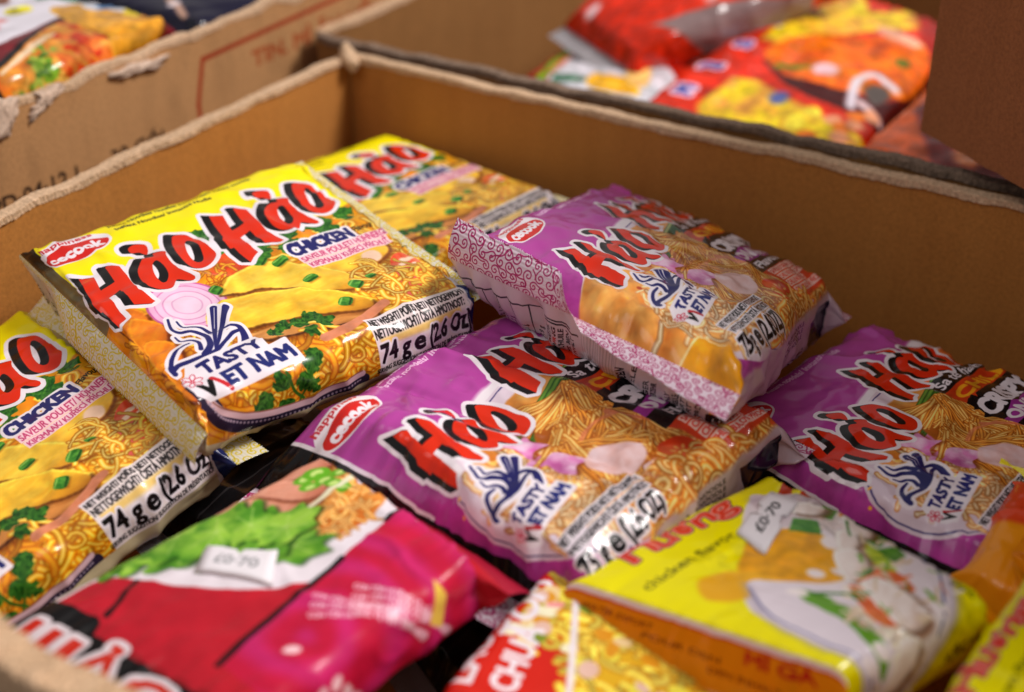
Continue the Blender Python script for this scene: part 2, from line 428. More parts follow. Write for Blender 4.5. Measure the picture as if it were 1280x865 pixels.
    A.poly([(-18, 40), (-7, 36), (-7, 60), (-18, 60)], rgb(120, 106, 80))
    A.poly([(110.6, 104), (113, 108), (128, 108), (128, 152), (110.6, 152)], rgb(206, 200, 206))
    A.poly([(112, 112), (128, 118), (128, 160), (116, 160)], rgb(24, 34, 86))
    A.poly([(111.6, 20), (128, 18), (128, 108), (111.6, 100)], rgb(212, 190, 120))
    soften(A, (-18, 30, 128, 150), 6, .20, 61)
    # lettering
    word(A, lambda p: p); sh = -_sh
    word(A, lambda p: (p[0]+sh[0], p[1]+sh[1]))
    oval_logo(A, *q(92, 316), 13.8, 5.6, 1)
    A.text('CHICKEN', 69.4, 65.4, 6.4, NAVY, 1, width=28.5, bold=.55, outl=WHT, ow=1.2)
    A.text('Flavour', 99.8, 62.4, 3.0, rgb(50, 40, 20), 3, width=9.5, bold=.1)
    MG = rgb(196, 60, 110)
    for yy, xx, w_, t in ((70.6, 71, 41, 'SAVEUR POULET/ HÜHNERGE.'), (75.4, 71.5, 37, 'KIPSMAAK/ KUŘECÍ PŘÍCHUŤ')):
        A.text(t, xx, yy, 3.2, MG, 2, width=w_, bold=.1, bg=rgb(246, 206, 214), bgpad=.75)
    bowl_mark(A, lambda p: p)
    flag(A, 1.5, 118, 1.0, 3)
    back_panel(A, R, 149, FY1, base=rgb(206, 200, 196))
    for k in range(24): A.line([(-17, 170+k*1.5), (24, 170+k*1.5)], .3, rgb(150, 144, 140))
    A.poly([(-16, 215), (6, 215), (6, 236), (-16, 236)], rgb(52, 48, 48), off=.6)
    lines_text(A, R, 4, 233, 18, 7, 1.6, 2.6, rgb(226, 220, 216), 180)
    lines_text(A, R, 22, 266, 36, 8, 2.0, 3.2, rgb(60, 54, 52), 180)
    lines_text(A, R, 20, 162, 34, 4, 1.8, 3.0, rgb(70, 64, 60), 180)
    return A.image('print_chicken')
# ---------------------------------------------------------------- crispy onion noodle wrapper
def art_onion(back=False):
    R = random.Random(11)
    PUR = rgb(172, 60, 148)
    A = Art(-EX, EY0, 110+EX, FY1, 6.0, PUR)
    A.poly([(-20, -30), (130, -30), (130, 60), (-20, 60)], lambda X, Y: mixc(PUR, rgb(186, 76, 164), fbm(X/30, Y/30, 4)))
    # pale swash behind the lettering
    A.curve([(38, 40), (60, 34), (84, 30), (128, 20), (128, 60), (80, 64), (44, 60)], WHT, soft=1.5)
    # bowl
    bowl = ellp(64, 84, 70, 46, 2, 28) if not back else ellp(50, 84, 84, 44, 0, 28)
    A.curve(bowl, rgb(226, 208, 222), n=2)
    A.line(ellp(64, 84, 68.5, 44.5, 2, 60), .5, rgb(60, 50, 110))
    soup = ellp(66, 83, 62, 38, 2, 28) if not back else ellp(46, 83, 83, 40, 0, 28)
    A.curve(soup, lambda X, Y: mixc(rgb(238, 176, 92), rgb(214, 120, 40), fbm(X/7, Y/7, 6)*1.7-.35), n=2, soft=1)
    A.poly([(74, 40), (128, 34), (128, 122), (74, 118)], lambda X, Y: mixc(rgb(240, 150, 60), rgb(206, 70, 30), fbm(X/8, Y/8, 9)*1.6-.3), soft=2)
    # noodles in the broth
    noodles(A, R, 40, 94, 44, 24, 330, 15, 2.3, rgb(206, 120, 60), rgb(252, 208, 140), curl=1.8, hi=rgb(255, 240, 214), clip=soup)
    noodles(A, R, 70, 112, 40, 14, 240, 15, 2.5, rgb(206, 100, 30), rgb(250, 180, 80), curl=1.8, hi=rgb(255, 226, 160))
    noodles(A, R, 24, 84, 24, 16, 120, 13, 2.2, rgb(210, 124, 66), rgb(252, 206, 140), curl=2, hi=rgb(255, 240, 210), clip=soup)
    # ends
    if not back:
        A.poly([(-20, -28), (-5.5, -28), (-5.0, 20), (-9, 60), (-9, 152), (-20, 152)], rgb(20, 18, 20))
        A.line([(-5.2, -26), (-4.8, 20), (-8.6, 60)], 1.2, WHT)
    else:
        A.poly([(-20, 98), (-3, 102), (-1, 152), (-20, 152)], rgb(240, 160, 26), soft=1)
        A.line([(-18, 98), (-3, 102), (-1, 140)], .8, rgb(250, 220, 150))
    # fried crumbs
    for _ in range(240):
        x, y = R.gauss(40, 14), R.gauss(70, 8)
        A.ell(x, y, R.uniform(.5, 1.4), R.uniform(.4, 1), [rgb(214, 92, 22), rgb(244, 168, 60), rgb(186, 66, 20), rgb(250, 196, 96)][R.randrange(4)], R.uniform(0, 180), soft=.5)
    # shallot pieces
    for P in ([(36, 64), (44, 60), (52, 66), (50, 74), (44, 70), (38, 74)], [(52, 78), (60, 74), (64, 82), (58, 88), (52, 84)], [(24, 78), (34, 76), (46, 82), (36, 84)], [(44, 88), (52, 92), (56, 100), (46, 98)]):
        A.curve(P, lambda X, Y: mixc(rgb(214, 106, 178), rgb(240, 196, 224), fbm(X/4, Y/4, 3)*1.6-.3), soft=.4)
    A.curve([(38, 88), (48, 84), (58, 92), (60, 104), (50, 106), (40, 100)], rgb(240, 206, 214), soft=1.5)
    # spring onion stalks
    for k in range(22):
        y0 = R.uniform(-4, 4); x0 = R.uniform(-4, 4)
        A.strand(smooth([(34+x0, 64+y0*.9), (54+x0, 61+y0), (82+x0, 55+y0*1.4)], False, 5), R.uniform(1.0, 2.2), rgb(24, 70, 22), [rgb(110, 160, 56), rgb(60, 116, 40), rgb(190, 200, 120), rgb(40, 90, 36)][R.randrange(4)])
    # the crisp noodle nest: strands gathered at the top, fanning out
    A.curve([(70, 58), (58, 60), (44, 64), (37, 80), (36, 96), (50, 104), (66, 107), (76, 103), (78, 84), (76, 64)], rgb(176, 92, 26), soft=1)
    fans = [((69, 60), 165, 268, 30, 110), ((72, 62), 235, 300, 30, 70), ((52, 72), 190, 262, 24, 70), ((66, 76), 200, 300, 28, 110), ((56, 88), 160, 250, 20, 50), ((74, 88), 205, 290, 20, 60), ((44, 78), 235, 330, 28, 60)]
    for fi, ((cx, cy), a0, a1, L, n) in enumerate(fans):
        for kk in range(n):
            g = R.random(); a = math.radians(a0+(a1-a0)*g+R.gauss(0, 4)); l = L*R.uniform(.65, 1.05); b = R.gauss(.0, .35); P = []
            x, y = cx+R.gauss(0, 2.2), cy+R.gauss(0, 1.6)
            for i in range(9):
                P.append((x, y)); x += math.cos(a)*l/8; y -= math.sin(a)*l/8; a += b/8
            d = R.random()**1.3
            A.strand(P, R.uniform(.9, 2.0), mixc(rgb(190, 84, 14), rgb(106, 36, 6), np.array(d)), mixc(rgb(255, 210, 110), rgb(240, 150, 50), np.array(d)), hi=rgb(255, 230, 160) if d < .4 else None)
    A.line(smooth([(66, 78), (74, 92), (80, 104)], False, 5), 2.2, rgb(222, 120, 84), alpha=.8)
    A.line(smooth([(50, 80), (60, 78), (70, 82)], False, 5), 1.8, rgb(226, 130, 90), alpha=.7)
    for P in ([(27, 62), (33, 60), (34, 65), (40, 64), (38, 70), (41, 74), (34, 73), (29, 76), (30, 69)], [(30, 82), (37, 78), (43, 82), (44, 89), (38, 88), (33, 91)], [(36, 60), (42, 58), (44, 62), (38, 63)]):
        A.curve([(p[0]+.6, p[1]+1.4) for p in P], rgb(130, 50, 20), soft=1.6, alpha=.7)
        A.curve(P, lambda X, Y: mixc(rgb(206, 96, 168), rgb(240, 200, 226), fbm(X/4, Y/4, 3)*1.7-.3), soft=.4)
    A.curve([(40, 90), (48, 86), (57, 92), (58, 101), (50, 104), (42, 99)], lambda X, Y: mixc(rgb(244, 214, 218), rgb(226, 170, 160), fbm(X/5, Y/5, 5)*1.5-.3), soft=1)
    # red panel with small flavour lines, tomato
    A.poly([(74, 97), (128, 97), (128, 116), (78, 118)], rgb(208, 62, 32), soft=1)
    for i, t in enumerate(('SAVEUR D’OIGNON CRISPY', 'CHILI KRUPIEL SMAAK', 'CHILI KNUSPRIG', 'CHILLI CIBULOVÁ PŘÍCHUŤ')):
        A.text(t, 79, 101.6+i*4.3, 2.4, rgb(206, 50, 40), 0, width=[30, 32, 22, 34][i], bold=.1, bg=rgb(244, 214, 204), bgpad=.6)
    A.ell(67, 110, 8, 9, rgb(222, 60, 22), 20, soft=.6)
    A.ell(65, 107, 4, 5, rgb(240, 104, 60), 20, soft=2)
    for k in range(9): A.ell(67+3.4*math.cos(k*.7), 110+3.8*math.sin(k*.7), 1.1, .6, rgb(250, 176, 90), k*-40, soft=.4)
    noodles(A, R, 62, 120, 26, 8, 90, 13, 2.4, rgb(206, 96, 26), rgb(252, 190, 90), curl=2, hi=rgb(255, 236, 180))
    # flavour block
    A.poly([(73, 50), (128, 48), (128, 98), (73, 98)], BLK)
    A.poly([(73, 58.5), (128, 56.5), (128, 66.5), (82, 67), (80, 69), (77, 66.5), (73, 68)], rgb(216, 62, 22))
    A.poly([(84, 81), (88, 79.5), (91, 81.5), (96, 80), (128, 80), (128, 89.5), (73, 89.5), (73, 84)], rgb(150, 48, 140))
    A.poly([(73, 68), (75, 70), (71.5, 72), (75, 75), (70.5, 77), (74, 80), (74, 84), (80, 84), (80, 66)], BLK)
    A.text('Sa tế hành', 75.5, 56.6, 4.4, WHT, 1, width=34, bold=.22)
    A.text('CHILI', 76, 65.8, 5.6, rgb(250, 170, 30), 1, width=33, bold=.5)
    A.text('CRISPY', 74, 79.4, 8.6, WHT, 1, width=37, bold=.8)
    A.text('ONION', 76, 88.2, 5.8, WHT, 1, width=34, bold=.5)
    A.text('Flavour', 79, 96.0, 4.6, WHT, 1, width=28, bold=.3)
    # net weight
    A.text('NET WEIGHT/ POIDS NET/ NETTOGEWICHT', 8, 107.6, 2.7, BLK, 1, width=40, bold=.09, bg=WHT, bgpad=.7)
    A.text('NETTOGEWICHT/ ČISTÁ HMOTNOST', 8, 112.2, 2.7, BLK, 1, width=38, bold=.09, bg=WHT, bgpad=.7)
    A.text('75 g', 6, 120.5, 6.4, BLK, 1, width=11.5, bold=.3, outl=WHT, ow=.9)
    A.text('e', 19.3, 120.3, 7.0, BLK, 1, width=4.4, bold=.36, outl=WHT, ow=.9)
    A.text('(2.6 OZ)', 26, 120.2, 6.4, BLK, 1, width=19, bold=.28, outl=WHT, ow=.9)
    # top line
    A.text('Instant Noodles/ Nouilles instantanées', 26, 2.5, 2.6, rgb(236, 190, 226), 0, width=62, bold=.12)
    A.text('Instant noedels/ Instantní Nudle', 28, 7.2, 2.6, rgb(236, 190, 226), 0, width=50, bold=.12)
    # bowl mark and slogan
    c0 = np.array(q(262, 388))
    bowl_mark(A, lambda p: (24+(p[0]-c0[0])*.72, 69.5+(p[1]-c0[1])*.66+(p[0]-c0[0])*.10))
    flag(A, 3.5, 98, .66, 8)
    # lettering
    t0 = np.array(q(85, 345))
    soften(A, (-18, 40, 128, 128), 8, .30, 71)
    for dx, dy in ((0, 0), (57, -13.5)):
        word(A, lambda p: (4.9+dx+(p[0]-t0[0])*.86, 31+dy+(p[1]-t0[1])*.87+(p[0]-t0[0])*.21), ext=np.array([EXT[0]*.86, EXT[1]*.87+EXT[0]*.21]), ow=1.7)
    oval_logo(A, 8.5, 13, 12.5, 5.4, 3)
    A.poly([(-18, -26), (128, -26), (128, -5), (-18, -5)], rgb(150, 46, 126))
    A.poly([(111, 96), (128, 96), (128, 152), (111, 152)], rgb(206, 190, 200))
    A.poly([(112, 110), (128, 108), (128, 152), (118, 152)], rgb(20, 24, 56))
    A.poly([(112, -10), (128, -10), (128, 60), (112, 50)], rgb(160, 52, 134))
    A.poly([(60, 123), (128, 120), (128, 152), (-4, 152), (-4, 127), (30, 125)], lambda X, Y: mixc(rgb(206, 184, 196), rgb(196, 168, 176), fbm(X/10, Y/10, 2)), soft=2)
    A.poly([(86, 128), (98, 124), (112, 124), (112, 140), (100, 143), (90, 138)], rgb(20, 24, 46))
    for _ in range(60): A.ell(R.gauss(78, 2.6), R.gauss(142, 2.6), .8, .5, rgb(70, 66, 70), R.uniform(0, 180))
    for i in range(3): A.text('A. DEI NOODLE', 52, 128+i*2.6, 1.8, BLK, 4, width=24, bold=.04)
    # back: nutrition table, cooking text, fine rules
    back_panel(A, R, 150, FY1, base=rgb(212, 196, 206))
    A.poly([(-18, 150), (128, 150), (128, 153), (-18, 153)], rgb(196, 176, 190))
    K = rgb(40, 34, 40)
    yT = 272
    A.line([(-13.5, yT), (-13.5, yT-62)], .45, K); A.line([(6, yT), (6, yT-46)], .4, K); A.line([(16, yT), (16, yT-46)], .4, K)
    for k, t in enumerate(('2 g', '', '47 g', '5.1 g', '2.2 g', '4.6 g', '3.9 g')):
        y = yT-4-k*6.8
        A.line([(-13.5, y-4), (30, y-4)], .4, K)
        if t: A.text(t, 1, y-1.6, 2.4, K, 180, width=6, bold=.08)
        A.text(str(11+k*3), 13, y-1.6, 2.4, K, 180, width=3, bold=.08)
    A.line([(-12.5, yT-48.5), (-12.5, yT-66)], .5, K); A.line([(-12.5, yT-48.5), (30, yT-48.5)], .5, K)
    for k, t in enumerate(('POUR ABOUT 400 ML', 'BEFORE SERVING', 'SIMPLEMENT ET L’HUILE', 'FAIT 3 MINUTES. BIEN', 'ET UND DEN INHALT')):
        A.text(t, 16, yT-52-k*3.0, 1.9, K, 180, width=27, bold=.07)
    A.text('FR', -4, yT-55, 1.9, rgb(200, 40, 40), 180, bold=.1, bg=rgb(212, 196, 206), bgpad=.3)
    for k in range(14): A.line([(-14, yT-68-k*1.15), (30, yT-68-k*1.15)], .32, rgb(176, 158, 168))
    A.text('INSTANT NUDELN', 18, yT-86, 3.0, K, 180, width=26, bold=.14)
    A.text('À MODÈLE', 10, yT-92, 2.2, K, 180, width=22, bold=.08)
    for k, t in enumerate(('MÄNGER', 'T FÜR DEN VERZEHR', '', 'NOT ONLY', 'PORTION SEULE', 'EXPORT', 'EXPORT', 'POUR PRO')):
        A.text(t, 14, yT-97-k*3.1, 2.1, K, 180, width=22, bold=.08) if t else None
    A.poly([(-4, yT-122), (12, yT-122), (12, yT-130), (-4, yT-130)], BLK, off=1)
    A.line([(-2, yT-124), (9, yT-124)], .5, WHT); A.line([(-2, yT-127), (9, yT-127)], .5, WHT)
    return A.image('print_crispy_onion_tilted' if back else 'print_crispy_onion')

# ---------------------------------------------------------------- scroll pattern of the crimped ends
def art_scroll(name, fg, bg, seed, w=132, h=16):
    R = random.Random(seed)
    A = Art(0, 0, w, h, 9.0, bg)
    def spiral(cx, cy, r, a0, d, tail):
        P = []
        for i in range(26):
            t = i/25; rr = r*(1-t*.86); a = a0+d*t*8.2
            P.append((cx+rr*math.cos(a), cy+rr*math.sin(a)))
        x, y = P[0]
        ta = a0-d*math.pi/2
        pre = [(x+math.cos(ta)*tail*k/4+math.cos(a0)*tail*.5*(k/4)**2, y+math.sin(ta)*tail*k/4+math.sin(a0)*tail*.5*(k/4)**2) for k in (4, 3, 2, 1)]
        A.line(pre+P, .50, fg)
    x = 0; k = 0
    step = 4.5
    for row in range(5):
        for c in range(int(w/step)+2):
            cx = c*step+(row % 2)*step/2+R.gauss(0, .25); cy = row*3.75+.6+R.gauss(0, .22)
            spiral(cx, cy, 2.05*R.uniform(.85, 1.08), R.uniform(0, 6.28), 1 if (c+row) % 2 else -1, 3.0)
    return A.image(name)

# ---------------------------------------------------------------- yellow chicken-flavour wrapper
_Hy = homog([(710, 722), (955, 590), (1230, 745), (1060, 838)], [(0, 0), (100, 0), (100, 95), (0, 95)])
def y7(P):
    out = []
    for p in P:
        v = _Hy @ np.array([p[0], p[1], 1.]); out.append(tuple(v[:2]/v[2]))
    return out
def art_yellow():
    R = random.Random(21); YE = rgb(240, 228, 0); OR = rgb(232, 136, 6)
    A = Art(-30, -26, 122, 216, 5.0, YE)
    # orange borders with a dark red and a white keyline
    A.poly([(101, -30), (130, -30), (130, 100), (104, 100), (101, 60)], OR); A.line([(100.6, -30), (100.6, 62), (103, 98)], .9, rgb(176, 30, 20)); A.line([(101.6, -30), (101.6, 62)], .6, WHT)
    A.poly([(-32, -30), (-1.6, -30), (-1.6, 130), (-32, 130)], OR); A.line([(-1.6, -30), (-1.6, 130)], 2.0, rgb(240, 214, 220)); A.line([(-3.2, -30), (-3.2, 130)], .7, rgb(206, 60, 30))
    for P in ([(985, 596), (1008, 596), (958, 618), (958, 640), (930, 640)], ): pass
    for a in (0, 9): A.poly([(100, 8+a*1.0), (100, 13+a), (84, 24+a), (84, 17+a)], rgb(190, 56, 20))
    for k in range(3): lines_text(A, R, -8-k*3.6, 8+k*22, 26, 1, 2.0, 3, rgb(120, 40, 10), -90)
    A.text('MÌ GÀ', -9, 62, 4.5, rgb(190, 30, 20), -90, width=22, bold=.3)
    A.poly([(-26, 40), (-21, 40), (-21, 100), (-26, 100)], rgb(206, 60, 20), soft=.4)
    # brand lettering
    x, y = y7([(800, 702)])[0]
    k = 0
    for t, xx, h, w in (('H', 16, 14, 15), ('ư', 31, 9, 11), ('ơ', 41, 9, 10), ('n', 51, 9, 10), ('g', 61, 9, 11)):
        A.text(t, xx, 10.5, h, rgb(60, 20, 10), 3, width=w, bold=1.2, shear=.25)
    for t, xx, h, w in (('H', 16, 14, 15), ('ư', 31, 9, 11), ('ơ', 41, 9, 10), ('n', 51, 9, 10), ('g', 61, 9, 11)):
        A.text(t, xx, 10.5, h, rgb(236, 150, 140), 3, width=w, bold=.8, shear=.25)
        A.text(t, xx, 10.5, h, rgb(214, 52, 34), 3, width=w, bold=.2, shear=.25)
    A.text('chicken flavor', 6, 24.5, 4.2, rgb(90, 84, 0), 2, width=50, bold=.1)
    # photograph of the bowl
    A.curve(y7([(945, 640), (1000, 640), (1090, 650), (1160, 672), (1195, 700), (1200, 735), (1180, 790), (1140, 838), (1080, 830), (1000, 800), (962, 770), (975, 715), (950, 690)]), rgb(232, 220, 226), soft=1)
    A.curve(y7([(945, 628), (985, 632), (1050, 640), (1085, 655), (1050, 690), (1000, 680), (955, 650)]), rgb(222, 206, 212), soft=.6)
    A.line(smooth(y7([(1080, 650), (1140, 668), (1180, 700), (1188, 735), (1172, 780)]), False, 6), .8, rgb(60, 66, 120))
    for p in [(1130, 668), (1165, 690), (1178, 715)]: A.ell(*y7([p])[0], 1.8, 1.2, rgb(40, 60, 130), 20)
    broth = y7([(970, 690), (1050, 690), (1075, 720), (1080, 745), (1040, 752), (960, 742), (955, 720)])
    A.curve(broth, lambda X, Y: mixc(rgb(236, 170, 10), rgb(226, 150, 10), fbm(X/6, Y/6, 2)), soft=1.2)
    A.curve(y7([(905, 745), (960, 738), (1010, 752), (975, 768), (920, 770)]), rgb(232, 170, 30), soft=2)
    A.curve(y7([(965, 755), (1000, 750), (1060, 760), (1120, 800), (1115, 832), (1060, 822), (1000, 800)]), rgb(226, 214, 224), soft=.6)
    A.line(smooth(y7([(968, 760), (995, 790), (1050, 815), (1110, 830)]), False, 5), 1.0, rgb(90, 96, 150))
    A.curve(y7([(1020, 760), (1060, 768), (1095, 795), (1115, 822), (1090, 815), (1068, 790), (1040, 778)]), rgb(96, 150, 40), soft=.5)
    noodles(A, R, *y7([(1130, 800)])[0], 8, 16, 60, 10, 1.6, rgb(196, 176, 150), rgb(240, 226, 206))
    noodles(A, R, *y7([(1060, 660)])[0], 14, 8, 60, 10, 1.5, rgb(200, 176, 170), rgb(242, 226, 222))
    for _ in range(40):
        x, y = y7([(R.gauss(1100, 36), R.gauss(735, 34))])[0]
        A.ell(x, y, R.uniform(2, 5), R.uniform(1.5, 3.5), [rgb(244, 232, 232), rgb(234, 212, 190), rgb(238, 224, 226)][R.randrange(3)], R.uniform(0, 180), soft=1.2)
    for P in ([(1058, 640), (1080, 648), (1068, 672), (1055, 668)], [(1018, 672), (1050, 676), (1055, 692), (1015, 690)], [(1098, 682), (1118, 668), (1124, 676), (1106, 690)], [(1112, 698), (1140, 676), (1148, 684), (1126, 706)], [(1125, 710), (1150, 700), (1156, 712), (1140, 722)]):
        A.poly(y7(P), lambda X, Y: mixc(rgb(40, 104, 36), rgb(104, 164, 60), fbm(X/2, Y/2, 3)), off=.4, soft=.6)
    A.curve(y7([(1106, 700), (1130, 715), (1140, 735), (1120, 735)]), rgb(190, 206, 60), soft=1)
    for P in ([(1085, 752), (1115, 765), (1135, 785), (1105, 790), (1090, 772)], [(1115, 738), (1140, 735), (1155, 752), (1130, 755)]):
        A.curve(y7(P), lambda X, Y: mixc(rgb(222, 84, 40), rgb(236, 140, 80), fbm(X/3, Y/3, 6)*1.5-.2), soft=.6)
    A.ell(*y7([(1084, 664)])[0], 2.0, 1.6, rgb(216, 140, 40), soft=.8)
    A.line(smooth(y7([(950, 640), (1000, 640), (1090, 650), (1160, 672), (1195, 700), (1200, 735), (1180, 790), (1140, 838)]), False, 6), 4, rgb(176, 160, 176), soft=4, alpha=.6)
    A.line(smooth(y7([(965, 755), (985, 790), (1030, 815), (1110, 836)]), False, 6), 3, rgb(170, 156, 172), soft=3, alpha=.6)
    for P in ([(1075, 690), (1098, 686), (1104, 706), (1082, 716)], [(1070, 715), (1100, 712), (1112, 735), (1085, 748)], [(1100, 740), (1140, 752), (1160, 775), (1130, 790), (1104, 765)], [(1120, 800), (1150, 790), (1150, 815), (1128, 826)], [(1084, 664), (1120, 676), (1118, 696), (1092, 684)], [(1020, 648), (1060, 655), (1050, 668), (1015, 664)]):
        meat(A, y7(P), rgb(246, 236, 232), rgb(226, 206, 196), rgb(176, 140, 116), R.randrange(99), 20)
    for _ in range(46):
        x, y = y7([(R.gauss(1120, 30), R.gauss(740, 36))])[0]
        cc = [rgb(54, 120, 40), rgb(120, 170, 60), rgb(226, 110, 60), rgb(240, 230, 226), rgb(214, 190, 160)][R.randrange(5)]
        A.line(smooth([(x, y), (x+R.gauss(0, 3), y+R.gauss(0, 2.5)), (x+R.gauss(0, 6), y+R.gauss(0, 4))], False, 4), R.uniform(.5, 1.6), cc, soft=.5)
    A.text('quick', 97, 92, 3.0, BLK, 90, bold=.05)
    A.poly([(-30, 118), (122, 118), (122, 216), (-30, 216)], rgb(226, 140, 10))
    A.text('HƯỚNG DẪN', 70, 108, 3.6, rgb(50, 10, 10), 0, width=30, bold=.1)
    soften(A, (30, 20, 122, 110), 4, .16, 81)
    return A.image('print_yellow_chicken')

# ---------------------------------------------------------------- crimson wrapper with ham and lettuce bowl
_Hp = homog([(60, 745), (395, 565), (610, 700), (330, 890)], [(0, 0), (100, 0), (100, 90), (0, 90)])
def p10(P):
    out = []
    for p in P:
        v = _Hp @ np.array([p[0], p[1], 1.]); out.append(tuple(v[:2]/v[2]))
    return out
def art_crimson():
    R = random.Random(31); CR = rgb(182, 28, 44)
    A = Art(-44, -26, 128, 212, 5.0, CR)
    w_ = rgb(226, 216, 224)
    A.curve(p10([(40, 748), (130, 722), (230, 736), (330, 742), (435, 722), (512, 680), (545, 630), (490, 560), (380, 490), (100, 600)]), w_, soft=.5)
    A.curve(p10([(90, 712), (160, 694), (240, 700), (330, 698), (415, 684), (474, 655), (496, 616), (430, 570), (370, 520), (120, 640)]), lambda X, Y: mixc(rgb(226, 146, 60), rgb(196, 96, 30), fbm(X/5, Y/5, 3)*1.6-.3), soft=1)
    sp = p10([(120, 712), (170, 702), (240, 704), (330, 696), (410, 686), (468, 656), (488, 622), (430, 580), (380, 540), (120, 660)])
    noodles(A, R, *p10([(440, 640)])[0], 18, 24, 260, 9, 1.6, rgb(190, 96, 24), rgb(250, 186, 96), hi=rgb(255, 226, 170), clip=sp)
    # ham
    for P in ([(290, 600), (330, 578), (390, 560), (420, 572), (400, 592), (340, 604), (290, 612)], [(210, 660), (260, 625), (320, 615), (400, 618), (412, 630), (380, 645), (310, 640), (250, 655)], [(285, 615), (330, 600), (395, 602), (420, 616), (380, 628), (320, 622)]):
        meat(A, p10(P), rgb(226, 164, 140), rgb(206, 130, 104), rgb(176, 90, 66), R.randrange(99), 30)
    # lettuce
    for x, y, r, a_ in [(150, 694, 12, 20), (190, 684, 15, 10), (385, 690, 13, -20), (240, 690, 15, -15), (350, 672, 16, 40), (225, 668, 15, 30), (300, 690, 13, 5), (280, 668, 17, 20), (325, 660, 14, 60), (370, 662, 14, 10)]:
        P = []
        for k_ in range(22):
            t_ = k_/22*6.283; rr_ = r*(1+.16*math.sin(t_*7+x)+R.gauss(0, .06))
            P.append((rr_*.95*math.cos(t_), rr_*.55*math.sin(t_)))
        ca_, sa_ = math.cos(math.radians(a_)), math.sin(math.radians(a_)); c0 = p10([(x, y)])[0]
        P = np.array([(c0[0]+u*ca_+v*sa_, c0[1]-u*sa_+v*ca_) for u, v in P]); s_ = R.randrange(99)
        A.curve(P+[.5, 1.4], rgb(26, 62, 12), soft=2, alpha=.8, n=3)
        A.curve(P, lambda X, Y: mixc(rgb(66, 128, 30), rgb(150, 196, 66), fbm(X/7, Y/7, s_, 3)*1.9-.45), soft=.3, n=3)
        cc = P.mean(0)
        for k_ in range(1, 22, 3): A.line([cc, P[k_]*.75+cc*.25], .45, rgb(176, 206, 110), soft=.7, alpha=.7)
    for x, y, r in [(385, 600, 4), (400, 592, 5), (412, 600, 4.5), (425, 606, 4), (440, 612, 4), (395, 610, 4), (430, 590, 3.5)]:
        A.ell(*p10([(x, y)])[0], r, r*.7, rgb(96, 164, 34), R.uniform(0, 180), soft=.6); A.ell(*p10([(x, y)])[0], r*.5, r*.3, rgb(190, 216, 120), soft=.6)
    A.line(p10([(400, 635), (450, 595)]), 2.2, rgb(226, 222, 190), soft=1)
    # black bars and magenta half with swirls
    mag = p10([(285, 835), (525, 635), (720, 780), (480, 1000)])
    A.poly(mag, lambda X, Y: mixc(rgb(190, 24, 60), rgb(198, 40, 112), np.clip(np.sin(np.hypot(X-34, Y-74)*.36+fbm(X/22, Y/22, 5)*4)*.45+.35, 0, 1)))
    A.line(p10([(280, 835), (445, 702)]), 2.2, BLK); A.line(p10([(500, 655), (535, 625)]), 2.2, BLK)
    A.line(p10([(138, 772), (178, 728)]), 1.6, BLK)
    for k in range(5):
        a = p10([(440-k*20 if k < 3 else 520-k*18, 722+k*16 if k < 3 else 690+k*14)])[0]
        y_ = a[1]
    for (px, py), n in (((452, 735), 3), ((400, 748), 3)):
        x, y = p10([(px, py)])[0]
        for k in range(n):
            A.text('CON TÔM HƯƠNG VỊ NẤM THƠM NGON', x-4*k, y+3.2*k+2, 2.4, rgb(240, 190, 206), -62+8*k, width=44, bold=.14)
    for _ in range(14): A.ell(*p10([(R.gauss(440, 22), R.gauss(850, 16))])[0], 3.0, 2.0, rgb(240, 200, 206), R.uniform(0, 180), soft=1)
    A.poly(p10([(556, 722), (575, 728), (588, 752), (560, 755)]), rgb(232, 196, 80), soft=1)
    soften(A, (0, -20, 110, 100), 8, .07, 91)
    # black band with white-edged red letters at the near end
    A.poly([(-46, -30), (-1.5, -30), (1.5, 20), (0, 22), (-4, 24), (-6, 95), (-46, 130)], BLK)
    for k in range(7): A.poly([(-5.2, 30+k*9), (-3.2, 30+k*9), (-3.2, 36+k*9), (-5.2, 36+k*9)], rgb(150, 24, 34), soft=.6)
    x = 2
    for t, w in (('I', 6), ('I', 6), ('I', 6), ('Ả', 17), ('O', 19), ('!', 7), ('H', 17)):
        A.text(t, -20, x, 12, w_, -90, width=w, bold=2.6); x += w+2.2
    x = 2
    for t, w in (('I', 6), ('I', 6), ('I', 6), ('Ả', 17), ('O', 19), ('!', 7), ('H', 17)):
        A.text(t, -20, x, 12, rgb(204, 44, 26), -90, width=w, bold=.5); x += w+2.2
    A.poly([(-44, 116), (128, 116), (128, 212), (-44, 212)], rgb(150, 22, 40))
    return A.image('print_crimson')

